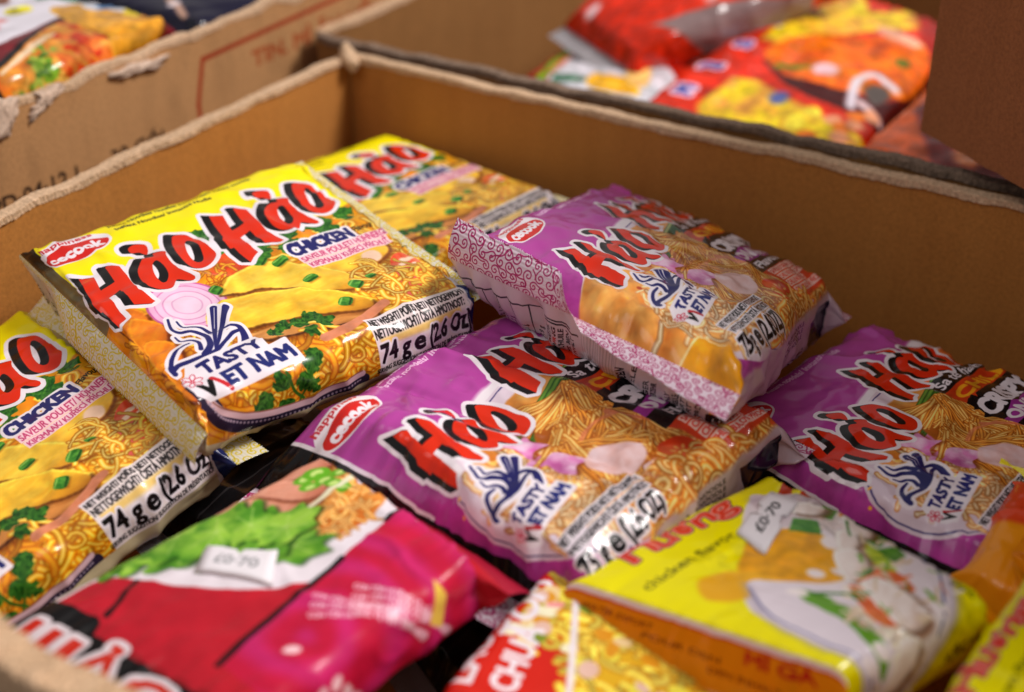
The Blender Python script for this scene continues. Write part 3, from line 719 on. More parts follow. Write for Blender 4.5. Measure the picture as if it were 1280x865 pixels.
# ---------------------------------------------------------------- red wrapper with white capitals and a food panel
_Hr = homog([(525, 900), (680, 702), (960, 860), (830, 1060)], [(0, 0), (90, 0), (90, 90), (0, 90)])
def p12(P):
    out = []
    for p in P:
        v = _Hr @ np.array([p[0], p[1], 1.]); out.append(tuple(v[:2]/v[2]))
    return out
def art_red():
    R = random.Random(41)
    A = Art(-26, -26, 116, 206, 4.0, rgb(206, 34, 20))
    D = p12([(718, 730), (716, 790), (712, 865), (700, 960)])
    food = D+[(116, 120), (116, -20), D[0]]
    A.poly(food, rgb(226, 176, 30), soft=1)
    noodles(A, R, 78, 60, 40, 60, 260, 16, 3.4, rgb(206, 130, 10), rgb(250, 226, 90), curl=2)
    for _ in range(90):
        A.ell(R.uniform(50, 112), R.uniform(0, 110), R.uniform(2, 5), R.uniform(2, 4), [rgb(226, 186, 170), rgb(236, 220, 70), rgb(120, 140, 40), rgb(236, 206, 150), rgb(222, 150, 30), rgb(240, 234, 200)][R.randrange(6)], R.uniform(0, 180), soft=1)
    A.line(smooth(D, False, 5), 2.6, WHT, soft=1.5)
    # white capitals running along the pack
    for t, p, w, h in (('TÔM', (650, 806), 32, 9.5), ('LẨU', (582, 862), 28, 9), ('CHUA', (640, 880), 34, 9.5)):
        x, y = p12([p])[0]; A.text(t, x, y, h, WHT, 10, width=w, bold=.5)
    A.poly(p12([(680, 755), (702, 755), (702, 762), (678, 762)]), rgb(236, 150, 150), soft=1)
    return A.image('print_red')

# ---------------------------------------------------------------- out-of-focus packets in the neighbouring boxes
def art_px(name, src, dst, S, base, draw):
    Hh = homog(src, dst)
    def m(P):
        out = []
        for p in P:
            v = Hh @ np.array([p[0], p[1], 1.]); out.append(tuple(v[:2]/v[2]))
        return out
    xs = [d[0] for d in dst]; ys = [d[1] for d in dst]
    A = Art(min(xs)-22, min(ys)-26, max(xs)+22, max(ys)*2+52, S, base)
    draw(A, m)
    soften(A, (-22, -26, 260, 400), 9, .30, 5); soften(A, (-22, -26, 260, 400), 3, .2, 6)
    return A.image(name)

def draw_soup(A, m):
    R = random.Random(3)
    A.poly(m([(-200, 130), (-60, 110), (60, 50), (130, 10), (330, -80), (400, 150), (0, 300)]), rgb(112, 26, 34), soft=1)
    A.curve(m([(5, 100), (20, 88), (50, 62), (85, 38), (130, 24), (180, 30), (220, 40), (215, 66), (150, 95), (60, 116), (18, 114)]), rgb(22, 20, 20), soft=1)
    A.curve(m([(14, 103), (35, 84), (60, 60), (90, 40), (140, 36), (200, 45), (210, 60), (150, 86), (60, 108)]), lambda X, Y: mixc(rgb(236, 170, 70), rgb(206, 96, 24), fbm(X/5, Y/5, 3)*1.7-.35), soft=1)
    noodles(A, R, *m([(110, 90)])[0], 26, 10, 120, 9, 1.8, rgb(190, 100, 20), rgb(250, 196, 96))
    for _ in range(60):
        A.ell(*m([(R.gauss(125, 20), R.gauss(62, 9))])[0], 2.6, 2, [rgb(216, 70, 24), rgb(236, 120, 50), rgb(200, 50, 20)][R.randrange(3)], R.uniform(0, 180), soft=.6)
    for _ in range(50):
        A.ell(*m([(R.gauss(75, 11), R.gauss(84, 8))])[0], 1.9, 1.5, [rgb(110, 150, 40), rgb(70, 110, 30), rgb(160, 180, 70)][R.randrange(3)], R.uniform(0, 180), soft=.4)
    for k in range(5): A.line(m([(25+k*4, 98-k*3), (60+k*6, 66-k*3)]), 1.6, rgb(236, 206, 170), soft=.8)
    meat(A, m([(72, 26), (100, 18), (150, 22), (200, 24), (215, 34), (200, 62), (150, 52), (100, 40)]), rgb(232, 176, 60), rgb(206, 130, 20), rgb(130, 66, 10), 6, 10)
    A.ell(*m([(34, 29)])[0], 7, 6, rgb(232, 216, 10)); A.text('N', *m([(30, 30)])[0], 3, rgb(70, 60, 0), 10, bold=.2)
    for p, c in (((5, 50), rgb(222, 130, 130)), ((14, 42), rgb(226, 150, 150)), ((0, 65), rgb(200, 40, 50))): A.ell(*m([p])[0], 4, 3, c, soft=2)
def draw_strip(A, m):
    A.poly(m([(40, -30), (135, -20), (128, 12), (52, 14)]), rgb(20, 120, 60), soft=1.5)
    A.poly(m([(128, -60), (230, -60), (160, 22), (110, 22)]), rgb(216, 216, 226), soft=1)
    A.ell(*m([(142, 14)])[0], 8, 7, rgb(60, 120, 180), soft=2); A.ell(*m([(148, 2)])[0], 6, 3, rgb(222, 110, 110), soft=2)
    A.poly(m([(176, -30), (215, -30), (205, 24), (160, 24)]), rgb(244, 216, 10), soft=1); A.poly(m([(198, -30), (225, -30), (212, 22), (182, 26)]), rgb(236, 150, 20), soft=1)
    A.poly(m([(-60, 0), (20, 0), (20, 20), (-60, 30)]), rgb(120, 70, 50), soft=2)
def draw_navy(A, m):
    A.line(smooth(m([(228, 8), (240, 16), (248, 24)]), False, 4), 4, rgb(190, 150, 130), soft=1.5)
    A.ell(*m([(236, 14)])[0], 4, 3, rgb(226, 206, 206), soft=1.5)
def draw_redtop(A, m):
    R = random.Random(8)
    for x, y, r in ((765, 8, 9), (738, 28, 7), (830, 18, 7), (900, 2, 8), (860, 30, 5)): A.ell(*m([(x, y)])[0], r, r*.8, rgb(226, 190, 196), soft=5)
    A.poly(m([(800, 55), (870, 34), (960, 10), (1010, -10), (1040, 30), (900, 70)]), rgb(130, 108, 108), soft=3)
def draw_green(A, m):
    A.poly(m([(640, 120), (700, 60), (735, 40), (745, 60), (690, 90)]), rgb(110, 180, 20), soft=3)
    A.poly(m([(690, 95), (720, 55), (780, 55), (820, 70), (850, 100), (830, 130), (700, 130)]), lambda X, Y: mixc(rgb(226, 222, 232), rgb(150, 156, 160), fbm(X/6, Y/6, 4)*1.6-.5), soft=2)
    A.line(m([(690, 84), (730, 62)]), 4, rgb(214, 90, 60), soft=3)
    A.poly(m([(697, 90), (740, 98), (740, 104), (697, 97)]), rgb(10, 96, 56), soft=1)
    A.curve(m([(745, 98), (790, 104), (800, 120), (750, 112)]), rgb(240, 176, 30), soft=2); A.curve(m([(790, 72), (818, 80), (812, 110), (790, 108)]), rgb(236, 190, 110), soft=3)
def draw_laksa(A, m):
    R = random.Random(9)
    yl = lambda X, Y: mixc(rgb(236, 206, 30), rgb(222, 150, 60), fbm(X/9, Y/9, 3)*2-.6)
    A.poly(m([(880, 135), (925, 106), (960, 112), (1000, 135), (1060, 165), (1110, 190), (1000, 200), (880, 160)]), yl, soft=4)
    A.poly(m([(955, 55), (1000, 28), (1060, 5), (1085, -10), (1095, 25), (1150, 15), (1165, 40), (1050, 58), (985, 66)]), yl, soft=4)
    A.poly(m([(1140, -20), (1260, -20), (1260, 240), (1080, 240), (1120, 160), (1165, 100)]), rgb(150, 24, 14), soft=6)
    A.line(m([(800, 165), (1030, -30)]), 20, rgb(214, 44, 18), soft=1)
    for k in range(5):
        p = (862+k*38, 118-k*28)
        x, y = m([p])[0]; A.text('MÌSAO'[k], x-4, y+4, 9, rgb(70, 80, 160), 5, width=9, bold=1.0, outl=rgb(232, 190, 206), ow=2)
    A.curve(m([(965, 85), (1000, 120), (1060, 145), (1110, 160), (1150, 140), (1170, 80), (1150, 95), (1100, 130), (1000, 95)]), rgb(70, 14, 14), soft=2)
    A.curve(m([(970, 70), (1020, 55), (1100, 58), (1155, 60), (1160, 90), (1130, 118), (1080, 125), (1010, 110), (975, 92)]), lambda X, Y: mixc(rgb(236, 120, 16), rgb(222, 80, 10), fbm(X/9, Y/9, 3)*1.6-.3), soft=2)
    A.line(m([(985, 94), (1020, 94)]), 5, rgb(80, 130, 20), soft=2)
    A.ell(*m([(1042, 98)])[0], 9, 8, rgb(240, 196, 206), soft=4); A.ell(*m([(1130, 55)])[0], 8, 16, rgb(240, 170, 140), soft=4); A.ell(*m([(1131, 84)])[0], 5, 5, rgb(90, 110, 20), soft=3)
    A.line(smooth(m([(1068, 140), (1078, 112), (1100, 102), (1120, 114)]), False, 5), 6, rgb(226, 214, 226), soft=3)
    A.line(m([(1080, 135), (1100, 150)]), 6, rgb(226, 196, 200), soft=3)
    A.curve(m([(1085, 120), (1105, 112), (1115, 122), (1095, 135)]), rgb(90, 80, 76), soft=3)
    A.ell(*m([(985, 132)])[0], 8, 5, rgb(80, 90, 150), soft=4)
    for k in range(10): A.ell(*m([(R.uniform(1000, 1100), R.uniform(145, 180))])[0], 6, 5, [rgb(226, 150, 110), rgb(236, 120, 30), rgb(240, 216, 60)][k % 3], soft=3)
# ---------------------------------------------------------------- scene helpers
for o in list(bpy.data.objects): bpy.data.objects.remove(o)
SC = bpy.context.scene
COL = SC.collection

def link(name, verts, faces, mat=None, parent=None, smooth_=True, uv=None, at=None):
    me = bpy.data.meshes.new(name)
    verts = np.asarray(verts, float)
    if at is not None: verts = verts-np.asarray(at, float)
    me.from_pydata(verts.tolist(), [], [list(map(int, f)) for f in faces])
    if uv is not None:
        lay = me.uv_layers.new(name='UVMap')
        li = np.empty(len(me.loops), np.int32); me.loops.foreach_get('vertex_index', li)
        lay.data.foreach_set('uv', np.asarray(uv, np.float32)[li].ravel())
    if smooth_: me.polygons.foreach_set('use_smooth', np.ones(len(me.polygons), bool))
    me.update()
    o = bpy.data.objects.new(name, me); COL.objects.link(o)
    if mat: me.materials.append(mat)
    if parent is not None: o.parent = parent
    elif at is not None: o.location = at
    return o

def thing(name, label, cat, loc, group=None):
    o = bpy.data.objects.new(name, None); COL.objects.link(o); o.location = loc
    o.empty_display_size = .01
    o['label'] = label; o['category'] = cat
    if group: o['group'] = group
    return o

def newmat(name):
    m = bpy.data.materials.new(name); m.use_nodes = True
    return m, m.node_tree, m.node_tree.nodes['Principled BSDF']

def noise_node(nt, scale, detail=3, rough=.6, coord='Object', stretch=None):
    tc = nt.nodes.new('ShaderNodeTexCoord'); n = nt.nodes.new('ShaderNodeTexNoise')
    n.inputs['Scale'].default_value = scale; n.inputs['Detail'].default_value = detail; n.inputs['Roughness'].default_value = rough
    if stretch:
        mp = nt.nodes.new('ShaderNodeMapping'); mp.inputs['Scale'].default_value = stretch
        nt.links.new(tc.outputs[coord], mp.inputs['Vector']); nt.links.new(mp.outputs['Vector'], n.inputs['Vector'])
    else: nt.links.new(tc.outputs[coord], n.inputs['Vector'])
    return n

def film(name, img, rough=.18, bump=.15, spec=.30, coat=.18):
    """printed plastic film"""
    m, nt, b = newmat(name)
    t = nt.nodes.new('ShaderNodeTexImage'); t.image = img; t.interpolation = 'Linear'; t.extension = 'EXTEND'
    nt.links.new(t.outputs['Color'], b.inputs['Base Color'])
    n = noise_node(nt, 55, 4, .55); n2 = noise_node(nt, 70, 2, .5)
    n.noise_type = 'RIDGED_MULTIFRACTAL'; n.inputs['Distortion'].default_value = .6
    bp = nt.nodes.new('ShaderNodeBump'); bp.inputs['Strength'].default_value = bump; bp.inputs['Distance'].default_value = .0010
    nt.links.new(n.outputs['Fac'], bp.inputs['Height']); nt.links.new(bp.outputs['Normal'], b.inputs['Normal'])
    mr = nt.nodes.new('ShaderNodeMapRange'); mr.inputs['To Min'].default_value = rough-.06; mr.inputs['To Max'].default_value = rough+.12
    nt.links.new(n2.outputs['Fac'], mr.inputs['Value']); nt.links.new(mr.outputs['Result'], b.inputs['Roughness'])
    b.inputs['Specular IOR Level'].default_value = spec
    b.inputs['Coat Weight'].default_value = coat; b.inputs['Coat Roughness'].default_value = .05
    return m

def crimp(name, img):
    m = film(name, img, rough=.34, bump=.15, coat=.2)
    nt = m.node_tree; b = nt.nodes['Principled BSDF']
    tc = nt.nodes.new('ShaderNodeTexCoord'); w = nt.nodes.new('ShaderNodeTexWave'); w.bands_direction = 'Y'
    mp = nt.nodes.new('ShaderNodeMapping'); mp.inputs['Scale'].default_value = (1, 3.2, 1)
    nt.links.new(tc.outputs['UV'], mp.inputs['Vector']); nt.links.new(mp.outputs['Vector'], w.inputs['Vector']); w.inputs['Scale'].default_value = 1.2
    bp = nt.nodes.new('ShaderNodeBump'); bp.inputs['Strength'].default_value = .35; bp.inputs['Distance'].default_value = .0004
    old = b.inputs['Normal'].links[0].from_socket
    nt.links.new(w.outputs['Fac'], bp.inputs['Height']); nt.links.new(old, bp.inputs['Normal']); nt.links.new(bp.outputs['Normal'], b.inputs['Normal'])
    return m

def cardboard(name, c0, c1, img=None, fine=.16):
    m, nt, b = newmat(name)
    n = noise_node(nt, 9, 4, .6); f = noise_node(nt, 700, 3, .8); st = noise_node(nt, 110, 3, .6, stretch=(1, 1, .05))
    mx = nt.nodes.new('ShaderNodeMix'); mx.data_type = 'RGBA'; mx.inputs['A'].default_value = (*c0, 1); mx.inputs['B'].default_value = (*c1, 1)
    a = nt.nodes.new('ShaderNodeMath'); a.operation = 'MULTIPLY_ADD'; a.inputs[1].default_value = .5
    nt.links.new(st.outputs['Fac'], a.inputs[0]); nt.links.new(n.outputs['Fac'], a.inputs[2])
    sub = nt.nodes.new('ShaderNodeMath'); sub.operation = 'SUBTRACT'; sub.inputs[1].default_value = .25
    nt.links.new(a.outputs[0], sub.inputs[0]); nt.links.new(sub.outputs[0], mx.inputs['Factor'])
    hv = nt.nodes.new('ShaderNodeMapRange'); hv.inputs['From Min'].default_value = .3; hv.inputs['From Max'].default_value = .7
    hv.inputs['To Min'].default_value = 1-fine*1.6; hv.inputs['To Max'].default_value = 1+fine
    nt.links.new(f.outputs['Fac'], hv.inputs['Value'])
    mm = nt.nodes.new('ShaderNodeVectorMath'); mm.operation = 'SCALE'
    nt.links.new(mx.outputs['Result'], mm.inputs[0]); nt.links.new(hv.outputs['Result'], mm.inputs['Scale'])
    out = mm.outputs['Vector']
    if img is not None:
        t = nt.nodes.new('ShaderNodeTexImage'); t.image = img; t.extension = 'EXTEND'
        m2 = nt.nodes.new('ShaderNodeVectorMath'); m2.operation = 'MULTIPLY'
        nt.links.new(out, m2.inputs[0]); nt.links.new(t.outputs['Color'], m2.inputs[1]); out = m2.outputs['Vector']
    nt.links.new(out, b.inputs['Base Color'])
    b.inputs['Roughness'].default_value = .82; b.inputs['Specular IOR Level'].default_value = .25
    bp = nt.nodes.new('ShaderNodeBump'); bp.inputs['Strength'].default_value = .3; bp.inputs['Distance'].default_value = .0006
    nt.links.new(f.outputs['Fac'], bp.inputs['Height']); nt.links.new(bp.outputs['Normal'], b.inputs['Normal'])
    return m

# ---------------------------------------------------------------- a flow-wrapped packet
def packet(name, label, cat, quad, T, mat, ART, tex, endL, endR, fmat, group=None, bulge=.0025, wr=.0006, seed=1, r=.005, deform=None, nx=110, nt=150, wrapper_label=None, round_pow=1.0):
    """quad: the face's corners (read upright: top left, top right, bottom right, bottom left); tex: the print's
    millimetres at those corners (xa, xb, ya, yb); ends: dict(er, rh, hf, fin=(length, up), ...)"""
    q4 = np.array(quad, float); xa, xb, ya, yb = tex
    nrm = np.cross(q4[1]-q4[0], q4[3]-q4[0]); nrm /= np.linalg.norm(nrm)
    if nrm[2] < 0: nrm = -nrm
    Lu = (np.linalg.norm(q4[1]-q4[0])+np.linalg.norm(q4[2]-q4[3]))/2
    Lv = (np.linalg.norm(q4[3]-q4[0])+np.linalg.norm(q4[2]-q4[1]))/2
    def base(u, v):
        u = np.asarray(u)[..., None]; v = np.asarray(v)[..., None]
        return q4[0]*(1-u)*(1-v)+q4[1]*u*(1-v)+q4[2]*u*v+q4[3]*(1-u)*v
    e1 = (q4[1]-q4[0])+(q4[2]-q4[3]); e1 /= np.linalg.norm(e1)
    # section: rounded rectangle Lv x T
    P = []
    def arc(cx, cy, a0, a1, n=7):
        for k in range(n+1):
            a = math.radians(a0+(a1-a0)*k/n); P.append((cx+r*math.cos(a), cy+r*math.sin(a)))
    m_ = T/2
    P.append((0, -m_)); arc(r, -r, 180, 90); arc(Lv-r, -r, 90, 0); arc(Lv-r, -T+r, 0, -90); arc(r, -T+r, -90, -180); P.append((0, -m_))
    P = np.array(P); d = np.r_[0, np.cumsum(np.linalg.norm(np.diff(P, axis=0), axis=1))]
    s = np.linspace(0, d[-1], nt+1)
    V = np.interp(s, d, P[:, 0]); Hh = np.interp(s, d, P[:, 1])
    # arclength at the start of the flat top
    s0 = d[1]+r*math.pi/4-0  # middle of the first corner
    mmv = (yb-ya)/(Lv*1000)
    ymm = ya+(s-s0)*1000*mmv
    FL = T/Lv*.7
    cols = []
    nE = 12
    for k in range(nE, 0, -1): cols.append(('L', k/nE))
    for k in range(nx+1): cols.append(('F', k/nx))
    for k in range(1, nE+1): cols.append(('R', k/nE))
    ni = len(cols); XYZ = np.zeros((ni, nt+1, 3)); UV = np.zeros((ni, nt+1, 2)); N3 = np.zeros((ni, nt+1, 3)); wend = np.zeros((ni, 1))
    vn = V/Lv
    Hn = np.where(Hh > -r*.999-1e-9, 1, 0)
    for i, (kd, t) in enumerate(cols):
        if kd == 'F':
            u = t; h = Hh.copy(); vv = vn.copy(); xm = xa+(xb-xa)*t
            b_ = bulge*(1-(2*u-1)**4)*np.clip(1-(2*vn-1)**4, 0, 1)
            h = np.where(Hh > -T/2, h+b_, h-b_*.8)
            mid = np.exp(-((Hh+T/2)/(T*.35))**2)
            ev = min(u, 1-u)*Lu/.02
            vv = vv+np.where(vn < .5, -1, 1)*mid*.012*min(1, ev)
            wend[i] = math.exp(-min(u, 1-u)*Lu/.012)
        else:
            E = endL if kd == 'L' else endR
            g = t**E.get('pw', .9); hf = -T*E.get('hf', .5)
            h = Hh+(hf-Hh)*g
            rh_ = E.get('rh', .007); run = (rh_(vn) if callable(rh_) else rh_)*t
            u = -run/Lu if kd == 'L' else 1+run/Lu
            u = np.broadcast_to(u, (nt+1,))
            pin = E.get('pinch', .02)
            vv = vn+(.5-vn)*pin*math.sin(t*math.pi)-(.5-vn)*E.get('flare', FL)*t
            xm = xa-E.get('er', 16)*t if kd == 'L' else xb+E.get('er', 16)*t
            wend[i] = 1
            h = h+np.where(Hh > -T/2, 1, -1)*E.get('puff', .0015)*math.sin(t*math.pi)
        XYZ[i] = base(np.broadcast_to(u, (nt+1,)), vv)+nrm*h[:, None]
        UV[i, :, 0] = (xm-ART[0])/ART[2]; UV[i, :, 1] = 1-(ymm-ART[1])/ART[3]
    # crumpling, along the surface normal
    du = np.gradient(XYZ, axis=0); dv = np.gradient(XYZ, axis=1)
    N3 = np.cross(du, dv); N3 /= np.linalg.norm(N3, axis=2, keepdims=True)+1e-12
    if (N3[ni//2, int(nt*.25)] @ nrm) < 0: N3 = -N3
    I, J = np.meshgrid(np.linspace(0, Lu*1000+30, ni), np.linspace(0, d[-1]*1000, nt+1), indexing='ij')
    w1 = 1-np.abs(2*fbm(I/22+seed*3.1, J/14, seed, 3)-1)*1.6
    w2 = 1-np.abs(2*fbm(I/30+J/60, J/4.2, seed+9, 2)-1)*1.6
    w3 = fbm(I/9, J/9, seed+21, 2)-.5
    w4 = np.clip(1-np.abs(2*fbm(I/34+J/90, J/34-I/70, seed+41, 2)-1)*5, 0, 1)**1.5
    disp = wr*(w1-.5)*1.0+wr*.9*w4+wr*1.3*wend*(w2-.5)+wr*.7*w3
    fade = np.ones((ni, 1)); fade[:3, 0] = [0, .4, .8]; fade[-3:, 0] = [.8, .4, 0]
    XYZ = XYZ+N3*(disp*fade)[..., None]
    if deform is not None:
        U2 = np.zeros((ni, nt+1)); 
        for i, (kd, t) in enumerate(cols):
            U2[i] = t if kd == 'F' else (-t*.1 if kd == 'L' else 1+t*.1)
        XYZ = XYZ+deform(U2, np.broadcast_to(vn, (ni, nt+1)), np.broadcast_to(Hh, (ni, nt+1)), nrm, e1)
    ii, jj = np.meshgrid(np.arange(ni-1), np.arange(nt), indexing='ij')
    a = ii*(nt+1)+jj
    faces = np.stack([a, a+1, a+nt+2, a+nt+1], -1).reshape(-1, 4)
    loc = base(.5, .5)-nrm*T
    root = thing(name, label, cat, loc, group)
    w_ = link('wrapper', XYZ.reshape(-1, 3), faces, mat, root, uv=UV.reshape(-1, 2), at=loc)
    if wrapper_label: w_['label'] = wrapper_label
    # crimped end seals
    fins = {}
    for kd, E in (('L', endL), ('R', endR)):
        if not E.get('fin'): continue
        L_, updir = E['fin']; n_v, n_w = 280, 10
        vs = np.linspace(-.5*E.get('flare', FL)-.005, 1+.5*E.get('flare', FL)+.005, n_v)
        row = XYZ[0] if kd == 'L' else XYZ[-1]
        # base line: mid line of the closed end
        half = nt//2
        idx = np.argsort(V[:half+1]); vb = vn[:half+1][idx]; pb = row[:half+1][idx]
        ext = (vs-.5)/(1+E.get('flare', FL))+.5
        B = np.stack([np.interp(np.clip(ext, 0, 1), vb, pb[:, k]) for k in range(3)], 1)
        out = -e1 if kd == 'L' else e1
        up = updir(np.linspace(0, 1, n_v)) if callable(updir) else np.full(n_v, updir)
        Lc = E['len'](np.linspace(0, 1, n_v)) if 'len' in E else np.ones(n_v)
        wave = E.get('wave', .0012)
        F = np.zeros((n_w+1, n_v, 3)); FU = np.zeros((n_w+1, n_v, 2))
        for k in range(n_w+1):
            t = k/n_w
            zig = (np.abs((np.arange(n_v)*.45) % 1-.5)*2-.5)*.0009 if k == n_w else 0
            ang = up*(.6+.4*t)+E.get('curl', 0)*t
            ln = (L_*t*Lc+zig)
            F[k] = B+out*(np.cos(ang)*ln)[:, None]+nrm*(np.sin(ang)*ln)[:, None]
            wv = (fbm(vs*9+seed, vs*0+t*.8, seed+4, 2)-.5)*2*wave*t
            F[k] += nrm*wv[:, None]
            FU[k, :, 0] = np.linspace(.01, .99, n_v) if kd == 'L' else np.linspace(.99, .01, n_v)
            FU[k, :, 1] = t*min(1, L_*1000/16)
        ii, jj = np.meshgrid(np.arange(n_w), np.arange(n_v-1), indexing='ij'); a = ii*n_v+jj
        fc = np.stack([a, a+1, a+n_v+1, a+n_v], -1).reshape(-1, 4)
        fo = link('end_seal', F.reshape(-1, 3), fc, fmat, root, uv=FU.reshape(-1, 2), at=loc)
        fins[kd] = fo
    def surf(u, v):
        """point on the finished face"""
        fi = nE+np.asarray(u)*nx
        js = np.interp(np.asarray(v), vn[2:nt//2-6], np.arange(nt+1)[2:nt//2-6])
        i0 = np.clip(np.floor(fi).astype(int), 0, ni-2); j0 = np.clip(np.floor(js).astype(int), 0, nt-1)
        a_ = (fi-i0)[..., None]; b_ = (js-j0)[..., None]
        return XYZ[i0, j0]*(1-a_)*(1-b_)+XYZ[i0+1, j0]*a_*(1-b_)+XYZ[i0, j0+1]*(1-a_)*b_+XYZ[i0+1, j0+1]*a_*b_
    return root, surf, nrm, loc

def sticker(root, loc, surf, nrm, outline, corners, mat, lift=.0012):
    """paper price label pressed on the face; outline and corners in face units (u, v)"""
    O_ = np.array(outline, float); c = np.array(corners, float)
    n = 26; cx, cy = O_.mean(0)
    rings = [1.0]; ring = []
    # densify the outline
    D = []
    for i in range(len(O_)):
        for k in range(6): D.append(O_[i]+(O_[(i+1) % len(O_)]-O_[i])*k/6)
    D = np.array(D); verts = []; faces = []; uv = []
    Hs = homog([tuple(x) for x in c], [(0, 1), (1, 1), (1, 0), (0, 0)])
    def add(p):
        p3 = surf(p[0], p[1])+nrm*lift
        w = Hs @ np.array([p[0], p[1], 1.]); verts.append(p3); uv.append(w[:2]/w[2]); return len(verts)-1
    ks = [1, .75, .5, .25]
    idx = [[add(np.array([cx, cy])+(p-[cx, cy])*k) for p in D] for k in ks]; ctr = add(np.array([cx, cy])); m = len(D)
    for a in range(len(ks)-1):
        for i in range(m): faces.append((idx[a][i], idx[a][(i+1) % m], idx[a+1][(i+1) % m], idx[a+1][i]))
    for i in range(m): faces.append((idx[-1][i], idx[-1][(i+1) % m], ctr))
    b0 = len(verts)
    for i in range(m): verts.append(np.array(verts[idx[0][i]])-nrm*lift*.8); uv.append(uv[idx[0][i]])
    for i in range(m): faces.append((idx[0][i], b0+i, b0+(i+1) % m, idx[0][(i+1) % m]))
    return link('price_label', verts, faces, mat, root, uv=uv, at=loc)

# ---------------------------------------------------------------- cardboard walls with torn rims
def wall(root, loc, a, b, z0, zt, th, mat, rim_mat, seed, rim_w=.006, rim_h=.003, jag=.0010, name='side_panel', uvmap=None, top=None, n=160, flap=.4):
    a = np.array(a, float); b = np.array(b, float); L = np.linalg.norm(b-a); e = (b-a)/L; nn = np.array([-e[1], e[0]])
    t = np.linspace(0, 1, n+1); nz = 14
    ztop = zt+(fbm(t*L*60, t*0+seed, seed, 3)-.5)*2*jag+(top(t) if top is not None else 0)
    sag = (fbm(t*L*8, t*0, seed+5, 2)-.5)*.003
    verts = []; uv = []
    for side in (-1, 1):
        for k in range(nz+1):
            zz = z0+(ztop-.0005-z0)*k/nz
            off = side*th/2+sag*(k/nz)**2
            p = a[None]+e[None]*(t*L)[:, None]+nn[None]*off[:, None]
            for i in range(n+1):
                verts.append((p[i, 0], p[i, 1], zz[i]))
                uv.append((t[i]*L, zz[i]) if uvmap is None else uvmap(t[i]*L, zz[i]))
    faces = []; m = (n+1); S2 = m*(nz+1)
    for k in range(nz):
        for i in range(n):
            q_ = k*m+i
            faces.append((q_, q_+1, q_+m+1, q_+m)); q2 = q_+S2
            faces.append((q2+1, q2, q2+m, q2+m+1))
    for i in range(n): faces.append((nz*m+i, nz*m+i+1, S2+nz*m+i+1, S2+nz*m+i))
    for i in range(n): faces.append((i+1, i, S2+i, S2+i+1))
    for k in range(nz):
        faces.append((k*m, (k+1)*m, S2+(k+1)*m, S2+k*m)); q_ = k*m+n; faces.append((q_+m, q_, S2+q_, S2+q_+m))
    w = link(name, verts, faces, mat, root, uv=uv, at=loc, smooth_=False)
    # the torn, crushed rim
    ns = 16; verts = []; faces = []; n2 = n*4; t2 = np.linspace(0, 1, n2+1)
    zt2 = np.interp(t2, t, ztop); sg2 = np.interp(t2, t, sag)
    wv = 1+(fbm(t2*L*60, t2*0+.3, seed+31, 5)-.5)*.55
    hv = 1+(fbm(t2*L*90, t2*0+.7, seed+32, 5)-.5)*.9
    sh = (fbm(t2*L*30, t2*0+.5, seed+33, 4)-.5)*rim_w*.3
    fl = np.clip(fbm(t2*L*38, t2*0, seed+34, 3)-.58, 0, 1)*10*flap
    for i in range(n2+1):
        for k in range(ns):
            ang = 2*math.pi*(k+.5)/ns
            cx_, sx_ = math.cos(ang), math.sin(ang)
            x = math.copysign(abs(cx_)**.25, cx_)*rim_w/2*wv[i]; z = math.copysign(abs(sx_)**.2, sx_)*rim_h*hv[i]
            if z < 0: z *= 1.2+fl[i]*.5
            x += (_n1(i, k, seed)-.5)*rim_w*.10; z += (_n1(i, k, seed+1)-.5)*rim_h*.22
            p = a+e*(t2[i]*L)+nn*(sg2[i]+sh[i]+x)
            verts.append((p[0], p[1], zt2[i]+z))
    for i in range(n2):
        for k in range(ns):
            k2 = (k+1) % ns
            faces.append((i*ns+k, (i+1)*ns+k, (i+1)*ns+k2, i*ns+k2))
    faces.append(tuple(range(ns))); faces.append(tuple(n2*ns+k for k in reversed(range(ns))))
    rr = link('torn_rim', verts, faces, rim_mat, w, at=loc, smooth_=False)
    return w
def _n1(i, k, s):
    x = math.sin(i*12.9898+k*78.233+s*37.719)*43758.5453
    return x-math.floor(x)
# ---------------------------------------------------------------- prints
I_CH = art_chicken(); I_ON = art_onion(); I_OB = art_onion(True); I_YE = art_yellow(); I_CR = art_crimson(); I_RD = art_red()
I_SP = art_scroll('print_scroll_plum', rgb(170, 30, 100), rgb(226, 206, 220), 3)
I_SG = art_scroll('print_scroll_gold', rgb(214, 190, 40), rgb(222, 216, 200), 4)
M_CH = film('chicken_film', I_CH); M_ON = film('onion_film', I_ON); M_OB = film('onion_film_tilted', I_OB); M_YE = film('yellow_film', I_YE); M_CR = film('crimson_film', I_CR, rough=.3, spec=.2, coat=.03); M_RD = film('red_film', I_RD)
M_SP = crimp('plum_crimp', I_SP); M_SG = crimp('gold_crimp', I_SG)
def plain_film(name, c):
    A = Art(0, 0, 20, 20, 2, c); A.blur_noise(.06, 4, 3); return crimp(name, A.image(name+'_print'))
M_OC = plain_film('orange_crimp', rgb(232, 138, 10)); M_CC = plain_film('crimson_crimp', rgb(170, 24, 50)); M_RC = plain_film('red_crimp', rgb(200, 40, 24))
M_YC = plain_film('yellow_crimp', rgb(240, 224, 10)); M_SV = plain_film('silver_crimp', rgb(150, 146, 150))
AX = (-EX, EY0, 110+2*EX, FY1-EY0)

def S(hf=.5, er=16, rh=.006, fin=(.012, 0.), **k): return dict(hf=hf, er=er, rh=rh, fin=fin, **k)
GC = 'yellow-topped chicken noodle packets'; GO = 'purple crispy onion noodle packets'; GY = 'plain yellow chicken noodle packets'

